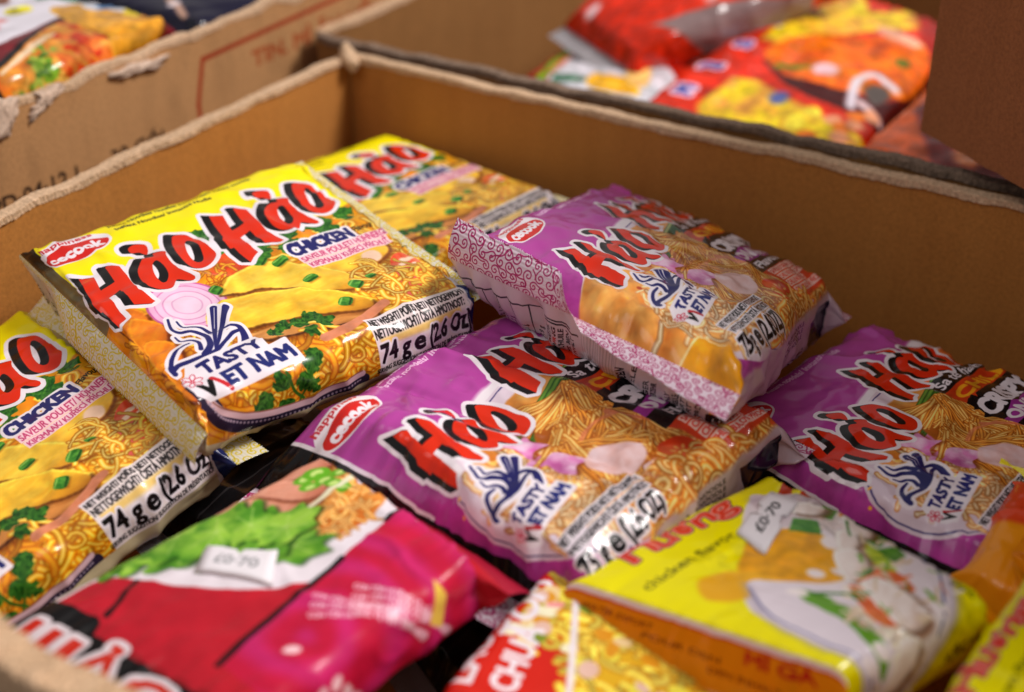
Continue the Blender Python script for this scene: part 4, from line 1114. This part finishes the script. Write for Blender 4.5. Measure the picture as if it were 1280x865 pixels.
# chicken packets
packet('noodle_packet', 'yellow chicken noodle packet lying flat by the left wall, whole front in view', 'noodle packet',
       [[-0.4088, 0.3128, 0.1604], [-0.3771, 0.4233, 0.1636], [-0.2559, 0.3819, 0.1509], [-0.2928, 0.2772, 0.1485]], .024, M_CH, AX, (-2.75, 110, 0, 122),
       S(.26, 12, .0035, (.0125, -1.1), wave=.0014, len=lambda v: np.interp(v, [0, .20, .34, 1], [.08, .10, 1, 1])), S(.14, 12, .002, (.0058, .1), flare=.0), M_SG, GC, bulge=.0016, wr=.0013, seed=3, r=.006)
packet('noodle_packet', 'yellow chicken noodle packet cut off by the left edge of the picture', 'noodle packet',
       [[-0.4417, 0.2011, 0.1065], [-0.4178, 0.3049, 0.1339], [-0.2959, 0.2774, 0.1319], [-0.3198, 0.1736, 0.1045]], .024, M_CH, AX, (0, 110, 0, 125),
       S(), S(.45, 16, .005, (.0125, lambda v: np.interp(v, [0, .4, .7, 1], [.45, .4, .1, -.3])), len=lambda v: np.interp(v, [0, .38, .55, .8, .9, 1], [1.0, .9, .2, .2, .95, 1.05])), M_SG, GC, bulge=.0016, wr=.0013, seed=5, r=.006)
packet('noodle_packet', 'yellow chicken noodle packet at the back, blurred and half hidden in the far corner', 'noodle packet',
       [[-0.4237, 0.43, 0.1355], [-0.3991, 0.52, 0.138], [-0.2895, 0.5018, 0.138], [-0.308, 0.4029, 0.1355]], .024, M_CH, AX, (17.6, 110, 0, 125),
       S(), S(), M_SG, GC, bulge=.0015, wr=.0005, seed=8)
packet('noodle_packet', 'yellow chicken noodle packet almost buried against the left wall, only a crimped corner out', 'noodle packet',
       [[-0.430, 0.222, 0.104], [-0.430, 0.300, 0.118], [-0.345, 0.285, 0.108], [-0.345, 0.212, 0.100]], .022, M_CH, AX, (0, 110, 0, 125),
       S(), S(.4, 16, .006, (.010, .0)), M_SG, GC, bulge=.001, wr=.0005, seed=12)

# onion packets
def drop5(u, v, h, n, e):
    top = np.where(h > -.013, 1., .3)
    d = .0055*np.exp(-((u-.03)/.10)**2-((v-.33)/.22)**2)*top
    d = d-.0036*np.exp(-((u-.34)/.13)**2-((v-.46)/.26)**2)*top
    d = d-.0014*np.exp(-((u-.22-.20*v)/.02)**2)*top
    d = d-.0065*np.clip((v-.6)/.4, 0, 1)**1.3*np.clip((.34-u)/.34, 0, 1)
    d = d+.0016*np.exp(-(((u-.46-.3*v))/.03)**2)*top
    return d[..., None]*n
packet('noodle_packet', 'purple crispy onion packet in the middle, its black left end bent down', 'noodle packet',
       [[-0.2686, 0.3088, 0.138], [-0.2532, 0.4091, 0.136], [-0.134, 0.3885, 0.136], [-0.1513, 0.2904, 0.136]], .026, M_ON, AX, (8, 110, 0, 122),
       S(1.0, 26, lambda v: .024-.018*np.clip(v*1.3, 0, 1), (.012, -.2), puff=.003, pw=1.0), S(.6, 16, .005, (.006, .1)), M_SP, GO, bulge=.004, wr=.0017, seed=17, r=.007, deform=drop5)
def up4(v): return np.interp(v, [0, .40, .52, 1], [1.7, 1.55, -.30, -.55])
def len4(v): return np.interp(v, [0, .38, .48, .7, 1], [1.05, 1.0, .40, .60, .85])
packet('noodle_packet', 'purple crispy onion packet tilted on top, its pink scroll end and printed back showing', 'noodle packet',
       [[-0.2614, 0.4017, 0.17], [-0.2689, 0.5153, 0.144], [-0.1545, 0.4897, 0.1355], [-0.1423, 0.3716, 0.1668]], .028, M_OB, AX, (0, 110, 0, 122),
       S(.36, 18, lambda v: .009+.011*np.clip(1-v, 0, 1), (.0140, up4), flare=.07, len=len4, wave=.0014, puff=.003), S(.5, 16, .007, (.012, 0.)), M_SP, GO, bulge=.005, wr=.0016, seed=23, r=.007)
packet('noodle_packet', 'purple crispy onion packet cut off by the right edge, against the back wall', 'noodle packet',
       [[-0.1666, 0.3998, 0.118], [-0.1429, 0.5047, 0.114], [-0.0356, 0.4835, 0.114], [-0.0505, 0.3789, 0.118]], .026, M_ON, AX, (0, 110, 0, 122),
       S(.8, 18, .010, (.012, -.3)), S(), M_SP, GO, bulge=.004, wr=.0017, seed=29, r=.007)

# plain yellow packets with price label
AY = (-30, -26, 152, 242)
r7, s7, n7, l7 = packet('noodle_packet', 'plain yellow chicken flavor packet with orange sides and a white price label', 'noodle packet',
       [[-0.158, 0.2855, 0.128], [-0.1305, 0.3682, 0.1266], [-0.0489, 0.3319, 0.1365], [-0.0711, 0.2828, 0.1366]], .024, M_YE, AY, (0, 100, 0, 95),
       S(.75, 20, .006, (.010, -.8)), S(.6, 18, .006, (.010, -.2)), M_OC, GY, bulge=.002, wr=.0007, seed=31)
packet('noodle_packet', 'plain yellow chicken flavor packet cut off by the bottom right corner', 'noodle packet',
       [[-0.0483, 0.2723, 0.137], [-0.0401, 0.357, 0.139], [0.0116, 0.3429, 0.132], [0.0027, 0.282, 0.132]], .024, M_YE, AY, (0, 100, 0, 95),
       S(), S(), M_OC, GY, bulge=.003, wr=.0007, seed=37)

# crimson packet
r10, s10, n10, l10 = packet('noodle_packet', 'crimson noodle packet with a ham and lettuce bowl, black near end and white price label', 'noodle packet',
       [[-0.2827, 0.1975, 0.1284], [-0.252, 0.2847, 0.1387], [-0.1784, 0.2648, 0.1408], [-0.1958, 0.1925, 0.1323]], .024, M_CR, (-44, -26, 172, 238), (0, 100, 0, 90),
       S(.6, 40, .034, (.010, -.3), pw=1.1), S(.6, 22, .007, (.010, -.6)), M_CC, None, bulge=.001, wr=.0009, seed=41, r=.006)
packet('noodle_packet', 'bright red noodle packet with white capitals and a noodle photograph, at the bottom edge', 'noodle packet',
       [[-0.1671, 0.2213, 0.12], [-0.1691, 0.2915, 0.1245], [-0.0946, 0.2903, 0.112], [-0.0953, 0.2259, 0.11]], .022, M_RD, (-26, -26, 142, 232), (0, 90, 0, 90),
       S(), S(.5, 14, .006, (.008, -.2)), M_RC, None, bulge=.002, wr=.0008, seed=43)
# orange packet at the right edge
A9 = Art(-20, -26, 80, 160, 3, rgb(240, 150, 20)); A9.poly([(20, -26), (80, -26), (80, 40), (40, 60)], rgb(222, 70, 30), soft=3); A9.text('MÌ GÀ', 8, 30, 8, rgb(120, 20, 20), 0, width=26, bold=.3)
packet('noodle_packet', 'orange noodle packet with a yellow crimped end at the right edge', 'noodle packet',
       [[-0.0615, 0.3645, 0.12], [-0.0596, 0.4145, 0.122], [-0.0249, 0.4104, 0.122], [-0.0294, 0.3562, 0.12]], .022, film('orange_film', A9.image('print_orange')), (-20, -26, 100, 186), (0, 55, 0, 42),
       S(), S(.3, 12, .003, (.009, .7)), M_YC, None, bulge=.003, wr=.0009, seed=47)

# black packets added so that the gaps read as deep shade
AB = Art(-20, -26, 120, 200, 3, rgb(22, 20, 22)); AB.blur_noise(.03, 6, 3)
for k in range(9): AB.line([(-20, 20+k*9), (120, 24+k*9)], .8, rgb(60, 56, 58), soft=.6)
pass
M_BK = film('gap_shade_film', AB.image('print_gap_shade'))
for lab, qd, sd in (('added black packet as shade in the gap between the left yellow and crimson packets', [[-0.3339, 0.2828, 0.098], [-0.3273, 0.3467, 0.1], [-0.2388, 0.3246, 0.1], [-0.2378, 0.2604, 0.098]], 63),
                    ('added black packet as shade in the gap between the crimson and bright red packets', [[-0.2256, 0.291, 0.088], [-0.2156, 0.3463, 0.09], [-0.1536, 0.3217, 0.088], [-0.1586, 0.2547, 0.086]], 67)):
    packet('noodle_packet', lab, 'noodle packet', qd, .022, M_BK, (-20, -26, 140, 226), (0, 100, 0, 90), S(), S(), M_SV, 'added black packets for gap shade', bulge=.003, wr=.0012, seed=sd, nx=80, nt=110)

# ---------------------------------------------------------------- price labels
def tag(name, t, ink=70):
    A = Art(0, 0, 30, 20, 10, rgb(232, 226, 232)); A.text(t, 6, 13, 6.4, rgb(ink, ink, ink+4), 0, width=18.5, bold=.22)
    m, nt, b = newmat(name); tx = nt.nodes.new('ShaderNodeTexImage'); tx.image = A.image(name+'_print')
    nt.links.new(tx.outputs['Color'], b.inputs['Base Color']); b.inputs['Roughness'].default_value = .6
    return m
def fu(Hh, P, su, sv):
    out = []
    for p in P:
        w = Hh @ np.array([p[0], p[1], 1.]); out.append((w[0]/w[2]/su, w[1]/w[2]/sv))
    return out
sticker(r7, l7, s7, n7, fu(_Hy, [(980, 631), (1024, 655), (1012, 673), (1005, 671), (1003, 684), (1007, 688), (989, 721), (946, 691), (958, 664), (966, 667), (970, 655), (965, 651)], 100, 95),
        fu(_Hy, [(946, 691), (980, 631), (1024, 655), (989, 721)], 100, 95), tag('price_paper', '£0·70', 40))
sticker(r10, l10, s10, n10, fu(_Hp, [(275, 690), (315, 698), (318, 703), (325, 698), (368, 700), (360, 740), (312, 730), (262, 722)], 100, 90),
        fu(_Hp, [(275, 690), (368, 700), (360, 740), (262, 722)], 100, 90), tag('price_paper_faint', '£0·70', 150))

# ---------------------------------------------------------------- boxes
K0, K1 = (.54, .228, .052), (.36, .132, .024)
M_KR = cardboard('kraft_board', K0, K1)
M_KB = cardboard('old_kraft_board', (.32, .155, .05), (.20, .085, .022))
M_RIM = cardboard('torn_board_edge', (.78, .54, .36), (.46, .29, .16), fine=.28)
M_RIMD = cardboard('torn_board_edge_grey', (.30, .21, .15), (.16, .10, .07), fine=.45)
def bottom(root, loc, x0, x1, y0, y1, z=.0035, t=.004):
    v = [(x, y, zz) for zz in (z-t/2, z+t/2) for x, y in ((x0, y0), (x1, y0), (x1, y1), (x0, y1))]
    link('box_bottom', v, [(3, 2, 1, 0), (4, 5, 6, 7), (0, 1, 5, 4), (1, 2, 6, 5), (2, 3, 7, 6), (3, 0, 4, 7)], M_KR, root, smooth_=False, at=loc)

loc = (-.2, .35, 0.0)
bx = thing('cardboard_box', 'open kraft cardboard box with torn pale rims, filled with yellow and purple packets', 'cardboard box', loc, 'open cardboard boxes of noodle packets')
th = .0045
wall(bx, loc, (-.4395, .1555), (-.4395, .5445), .0015, .162, th, M_KR, M_RIM, 3, rim_w=.0064, rim_h=.0014)
wall(bx, loc, (-.4365, .5465), (.0365, .5465), .0015, .162, th, M_KR, M_RIM, 7, rim_w=.0064, rim_h=.0014)
wall(bx, loc, (.0345, .5435), (.0345, .1555), .0015, .162, th, M_KR, M_RIM, 11, rim_w=.0064, rim_h=.0014)
wall(bx, loc, (.0365, .1535), (-.4365, .1535), .0015, .160, th, M_KR, M_RIM, 13, rim_w=.010, rim_h=.006, jag=.003)
bottom(bx, loc, -.436, .031, .158, .542)
for p, sd in (((-.4385, .5440), 2),):
    R_ = random.Random(9); V_ = []; F_ = []
    for i in range(9):
        for k in range(10):
            a = k/10*6.283; rr_ = .0040*math.sin((i+.5)/9*math.pi)*(1+R_.gauss(0, .13))
            V_.append((p[0]+rr_*math.cos(a)*1.3+.001*i, p[1]+rr_*math.sin(a)-.0006*i, .1655-.0016*(i-3)+R_.gauss(0, .0003)))
    for i in range(8):
        for k in range(10): F_.append((i*10+k, i*10+(k+1) % 10, (i+1)*10+(k+1) % 10, (i+1)*10+k))
    F_.append(tuple(range(9, -1, -1))); F_.append(tuple(80+k for k in range(10)))
    link('torn_corner', V_, F_, M_RIM, bx, at=loc)

# left box, printed wall
y0w, y1w = .16, .74
WA = Art(0, 0, (y1w-y0w)*1000, 185, 4, rgb(255, 255, 255))
def wp(y, z): return ((y-y0w)*1000, (.185-z)*1000)
INK = rgb(216, 92, 60)
WA.line([wp(.481, .149), wp(.4873, .1698), wp(.4875, .170)], 2.6, INK, soft=.8); WA.line([wp(.4873, .1698), wp(.66, .1755)], 2.4, INK, soft=.8)
WA.line([wp(.481, .149), wp(.481, .09)], 2.6, INK, soft=.8)
WA.text('TIN. MÌ ĂN LIỀN', *wp(.523, .1555), 8, rgb(232, 160, 132), 0, width=110, bold=.6)
WA.text('PD·04·12.1 — 30 GÓI', *wp(.350, .1385), 7.6, rgb(60, 44, 36), -1, width=105, bold=.25)
X_, Y_ = np.meshgrid(np.arange(WA.W)/WA.S, np.arange(WA.H)/WA.S)
WA.im *= (1-.10*np.clip(fbm(X_/9, Y_/30, 5)*2-.9, 0, 1))[..., None]
M_KP = cardboard('printed_board', (.50, .265, .112), (.42, .21, .082), WA.image('print_box_wall'))
loc = (-.66, .45, 0.0)
lb = thing('cardboard_box', 'kraft box at the upper left with a ragged torn rim and red printed frame', 'cardboard box', loc, 'open cardboard boxes of noodle packets')
def ltop(t): return (fbm(t*26, t*0, 71, 3)-.5)*.006
# runs from far to near so that the print faces the viewer
wall(lb, loc, (-.4845, .16), (-.4845, .74), .0015, .183, .004, M_KP, M_RIM, 21, rim_w=.005, rim_h=.0014, jag=.0025, top=ltop, uvmap=lambda s_, z: (s_*1000/(WA.W/WA.S), 1-(.185-z)*1000/(WA.H/WA.S)), n=240)
wall(lb, loc, (-.4845, .7425), (-.86, .7425), .0015, .182, .004, M_KR, M_RIM, 22)
wall(lb, loc, (-.8625, .74), (-.8625, .16), .0015, .182, .004, M_KR, M_RIM, 23)
wall(lb, loc, (-.86, .1575), (-.4845, .1575), .0015, .182, .004, M_KR, M_RIM, 24)
bottom(lb, loc, -.86, -.487, .16, .74)
def peel(P, seed):
    """ragged patch where the outer paper has torn away"""
    R_ = random.Random(seed); P = np.array(P); D = []
    for i in range(len(P)):
        for k in range(5):
            D.append(P[i]+(P[(i+1) % len(P)]-P[i])*k/5+np.array([0, R_.gauss(0, .0007), R_.gauss(0, .0007)]))
    D = np.array(D); m = len(D); c = D.mean(0); V_ = []; F_ = []
    ks = (1, .66, .33)
    for j, k in enumerate(ks):
        for p in D: V_.append(c+(p-c)*k+np.array([.0006+(.0012+R_.gauss(0, .0003))*(j > 0), 0, 0]))
    V_.append(c+np.array([.0022, 0, 0]))
    for j in range(2):
        for i in range(m): F_.append((j*m+i, j*m+(i+1) % m, (j+1)*m+(i+1) % m, (j+1)*m+i))
    for i in range(m): F_.append((2*m+i, 2*m+(i+1) % m, 3*m))
    b0 = len(V_)
    for p in D: V_.append(p+np.array([-.0021, 0, 0]))
    for i in range(m): F_.append((i, b0+i, b0+(i+1) % m, (i+1) % m))
    link('torn_paper', V_, F_, M_PEEL, lb, at=loc)
M_PEEL = cardboard('torn_paper', (.66, .50, .40), (.52, .36, .26), fine=.25)
peel([[-.482, .362, .1896], [-.482, .3742, .1865], [-.482, .3724, .1806], [-.482, .3684, .1746], [-.482, .3651, .1714], [-.482, .3579, .1717]], 1)
peel([[-.482, .3848, .1846], [-.482, .3987, .1857], [-.482, .3994, .1826], [-.482, .394, .1809], [-.482, .389, .1788], [-.482, .3819, .1753], [-.482, .3784, .1738], [-.482, .3784, .176], [-.482, .3821, .1803], [-.482, .3852, .1823]], 2)
peel([[-.482, .4263, .1803], [-.482, .4417, .1815], [-.482, .4649, .1796], [-.482, .456, .1756], [-.482, .4306, .1773]], 3)

# back box
loc = (-.26, .75, 0.0)
bb = thing('cardboard_box', 'kraft box behind with greyish torn rim, holding red, white and orange packets', 'cardboard box', loc, 'open cardboard boxes of noodle packets')
wall(bb, loc, (-.469, .5615), (-.07, .5615), .0015, .1632, .0045, M_KB, M_RIMD, 33, rim_w=.0062, rim_h=.0016, jag=.0016)
wall(bb, loc, (-.4715, .952), (-.4715, .5640), .0015, .1640, .0045, M_KB, M_RIM, 34, rim_w=.006, rim_h=.0015)
wall(bb, loc, (-.07, .9545), (-.469, .9545), .0015, .1640, .0045, M_KB, M_RIM, 35)
wall(bb, loc, (-.0675, .5640), (-.0675, .952), .0015, .1640, .0045, M_KB, M_RIM, 36)
bottom(bb, loc, -.468, -.071, .565, .951)
# brown flap closed into an added box, shaped to shade the gap below
M_FL = cardboard('brown_board', (.36, .13, .048), (.24, .08, .026))
pa, pb = np.array([-.1493, .5681]), np.array([.10, .3915]); e_ = (pb-pa)/np.linalg.norm(pb-pa); n_ = np.array([-e_[1], e_[0]])
loc = (*(pa+e_*.12+n_*.13), .1755)
tb_ = thing('cardboard_box', 'plain dark brown flap closed into a box, shading the right end of the box behind', 'cardboard box', loc)
def slab(name, p, q_, z0, z1, th_, parent, sd):
    """upright sheet from p to q_, slightly bowed, inside face on its left"""
    p = np.array(p); q_ = np.array(q_); L_ = np.linalg.norm(q_-p); d_ = (q_-p)/L_; o_ = np.array([-d_[1], d_[0]])
    V_ = []; F_ = []; nu_, nz_ = 50, 24
    for s_ in (0, 1):
        for k in range(nz_+1):
            for i in range(nu_+1):
                t = i/nu_; bow = .0018*math.sin(t*math.pi)*math.sin(k/nz_*math.pi+.3)
                pt = p+d_*t*L_+o_*(th_*s_+bow); V_.append((pt[0], pt[1], z0+(z1-z0)*k/nz_+(_n1(i, 3, sd)-.5)*.0007*(k == 0)))
    m_ = nu_+1; S2 = m_*(nz_+1)
    for k in range(nz_):
        for i in range(nu_):
            a_ = k*m_+i; F_.append((a_, a_+1, a_+m_+1, a_+m_)); a_ += S2; F_.append((a_+1, a_, a_+m_, a_+m_+1))
    for i in range(nu_): F_.append((i+1, i, S2+i, S2+i+1)); a_ = nz_*m_+i; F_.append((a_, a_+1, S2+a_+1, S2+a_))
    for k in range(nz_): a_ = k*m_; F_.append((a_, a_+m_, S2+a_+m_, S2+a_)); a_ = k*m_+nu_; F_.append((a_+m_, a_, S2+a_, S2+a_+m_))
    return link(name, V_, F_, M_FL, parent, at=loc, smooth_=False)
P0, P1_, P2_, P3_ = pa, pb, pb+n_*.26, pa+n_*.26
slab('side_panel', P0, P1_, .1755, .40, .0045, tb_, 1); slab('side_panel', P1_+n_*.005, P2_-n_*.005, .1755, .40, .0045, tb_, 2)
slab('side_panel', P2_, P3_, .1755, .40, .0045, tb_, 3); slab('side_panel', P3_-n_*.005, P0+n_*.005, .1755, .40, .0045, tb_, 4)
c4 = [P0+(e_+n_)*.005, P1_+(-e_+n_)*.005, P2_-(e_+n_)*.005, P3_+(e_-n_)*.005]
V_ = [(p[0], p[1], z) for z in (.1765, .1805) for p in c4]
link('box_bottom', V_, [(3, 2, 1, 0), (4, 5, 6, 7), (0, 1, 5, 4), (1, 2, 6, 5), (2, 3, 7, 6), (3, 0, 4, 7)], M_FL, tb_, smooth_=False, at=loc)

# packets in the neighbouring boxes
def _noop(): pass
def bgpack(label, quad, src, draw, base, w, h, seed, group=None, T=.03, crim=None, pname='print_background'):
    img = art_px(pname, src, [(0, 0), (w, 0), (w, h), (0, h)], 3.0, base, draw)
    packet('noodle_packet', label, 'noodle packet', quad, T, film(pname+'_film', img), (-22, -26, w+44, h*2+78), (0, w, 0, h), S(.5, 16, .008, (.012, 0.)), S(.5, 16, .008, (.012, 0.)), crim or M_SV, group, bulge=.005, wr=.0012, seed=seed, nx=80, nt=110)
bgpack('white and dark red packet with a black soup bowl, in the upper left box', [[-.66, .34, .190], [-.66, .484, .190], [-.502, .484, .187], [-.502, .34, .187]],
       [(-360, 52), (-60, -30), (217, 30), (-72, 145)], (lambda A, m: (draw_soup(A, m), draw_strip(A, m))), rgb(226, 220, 230), 144, 158, 51, pname='print_soup')
bgpack('navy packet beside the soup packet in the upper left box', [[-.65, .512, .181], [-.65, .67, .181], [-.503, .67, .179], [-.503, .512, .179]],
       [(29, -23), (268, -96), (499, -56), (276, 31)], draw_navy, rgb(22, 20, 44), 155, 145, 53, pname='print_navy')
bgpack('red packet lying highest in the box behind, its grey end towards the front', [[-0.4022, 0.7184, 0.1489], [-0.3703, 0.8452, 0.1933], [-0.2743, 0.7835, 0.1717], [-0.3453, 0.6922, 0.1397]],
       [(720, 20), (900, -120), (1030, -20), (800, 75)], draw_redtop, rgb(200, 40, 14), 135, 110, 55, T=.022, pname='print_red_top')
bgpack('white packet with green corners, under the red packet in the box behind', [[-0.4058, 0.6694, 0.122], [-0.417, 0.831, 0.122], [-0.3116, 0.728, 0.122], [-0.3139, 0.6233, 0.122]],
       [(660, 80), (800, -10), (900, 80), (790, 150)], draw_green, rgb(170, 30, 14), 150, 105, 57, pname='print_green')
bgpack('red and yellow packet with an orange soup bowl, in the box behind', [[-0.322, 0.6481, 0.1273], [-0.3113, 0.8572, 0.1482], [-0.1992, 0.8105, 0.1435], [-0.2004, 0.6365, 0.1261]],
       [(800, 130), (1010, -30), (1200, 40), (1060, 200)], draw_laksa, rgb(206, 40, 16), 200, 120, 59, pname='print_laksa')

bgpack('orange and dark red packet wedged in the right end of the box behind', [[-.190, .60, .140], [-.185, .74, .146], [-.085, .72, .140], [-.090, .585, .134]],
       [(1020, 170), (1120, 40), (1260, 140), (1180, 240)], lambda A, m: (A.poly(m([(1080, 100), (1200, 100), (1200, 260), (1100, 200)]), rgb(110, 20, 14), soft=4), A.ell(*m([(1130, 175)])[0], 14, 8, rgb(230, 130, 60), soft=5)), rgb(214, 90, 30), 130, 100, 61, T=.024, pname='print_orange_red')

# ---------------------------------------------------------------- table
M_T, nt_, b_ = newmat('table_board'); b_.inputs['Base Color'].default_value = (.05, .04, .035, 1); b_.inputs['Roughness'].default_value = .7
tb = link('ground', [(-2, -1.5, 0), (2, -1.5, 0), (2, 2.5, 0), (-2, 2.5, 0)], [(0, 1, 2, 3)], M_T, smooth_=False)
tb['kind'] = 'structure'

# ---------------------------------------------------------------- camera and light
cam = bpy.data.cameras.new('camera'); co = bpy.data.objects.new('camera', cam); COL.objects.link(co)
co.location = (0, 0, .4); co.rotation_euler = (math.radians(59.5), 0, math.radians(31.9))
cam.sensor_width = 36; cam.lens = 49.44; cam.clip_start = .01; cam.clip_end = 50
cam.dof.use_dof = True; cam.dof.focus_distance = .508; cam.dof.aperture_fstop = 4.8; cam.dof.aperture_blades = 7
SC.camera = co
def lamp(name, loc, target, size, power, col, size_y=None):
    l = bpy.data.lights.new(name, 'AREA'); l.shape = 'RECTANGLE'; l.size = size; l.size_y = size_y or size; l.energy = power; l.color = col
    o = bpy.data.objects.new(name, l); COL.objects.link(o); o.location = loc
    from mathutils import Vector
    o.rotation_euler = (Vector(target)-Vector(loc)).to_track_quat('-Z', 'Y').to_euler()
lamp('lamp', (.55, .95, 1.35), (-.25, .4, .1), .45, 28, (1, .95, .91), .34)
lamp('lamp', (-.5, -.5, 1.5), (-.2, .45, .1), .9, 4.5, (1, .96, .93), .7)
W_ = bpy.data.worlds.new('World'); SC.world = W_; W_.use_nodes = True
bg = W_.node_tree.nodes['Background']; bg.inputs['Color'].default_value = (1, .93, .90, 1); bg.inputs['Strength'].default_value = .31
SC.view_settings.view_transform = 'Standard'; SC.view_settings.look = 'None'; SC.view_settings.exposure = 0; SC.view_settings.gamma = 1
SC.cycles.use_denoising = True
SC.cycles.max_bounces = 6
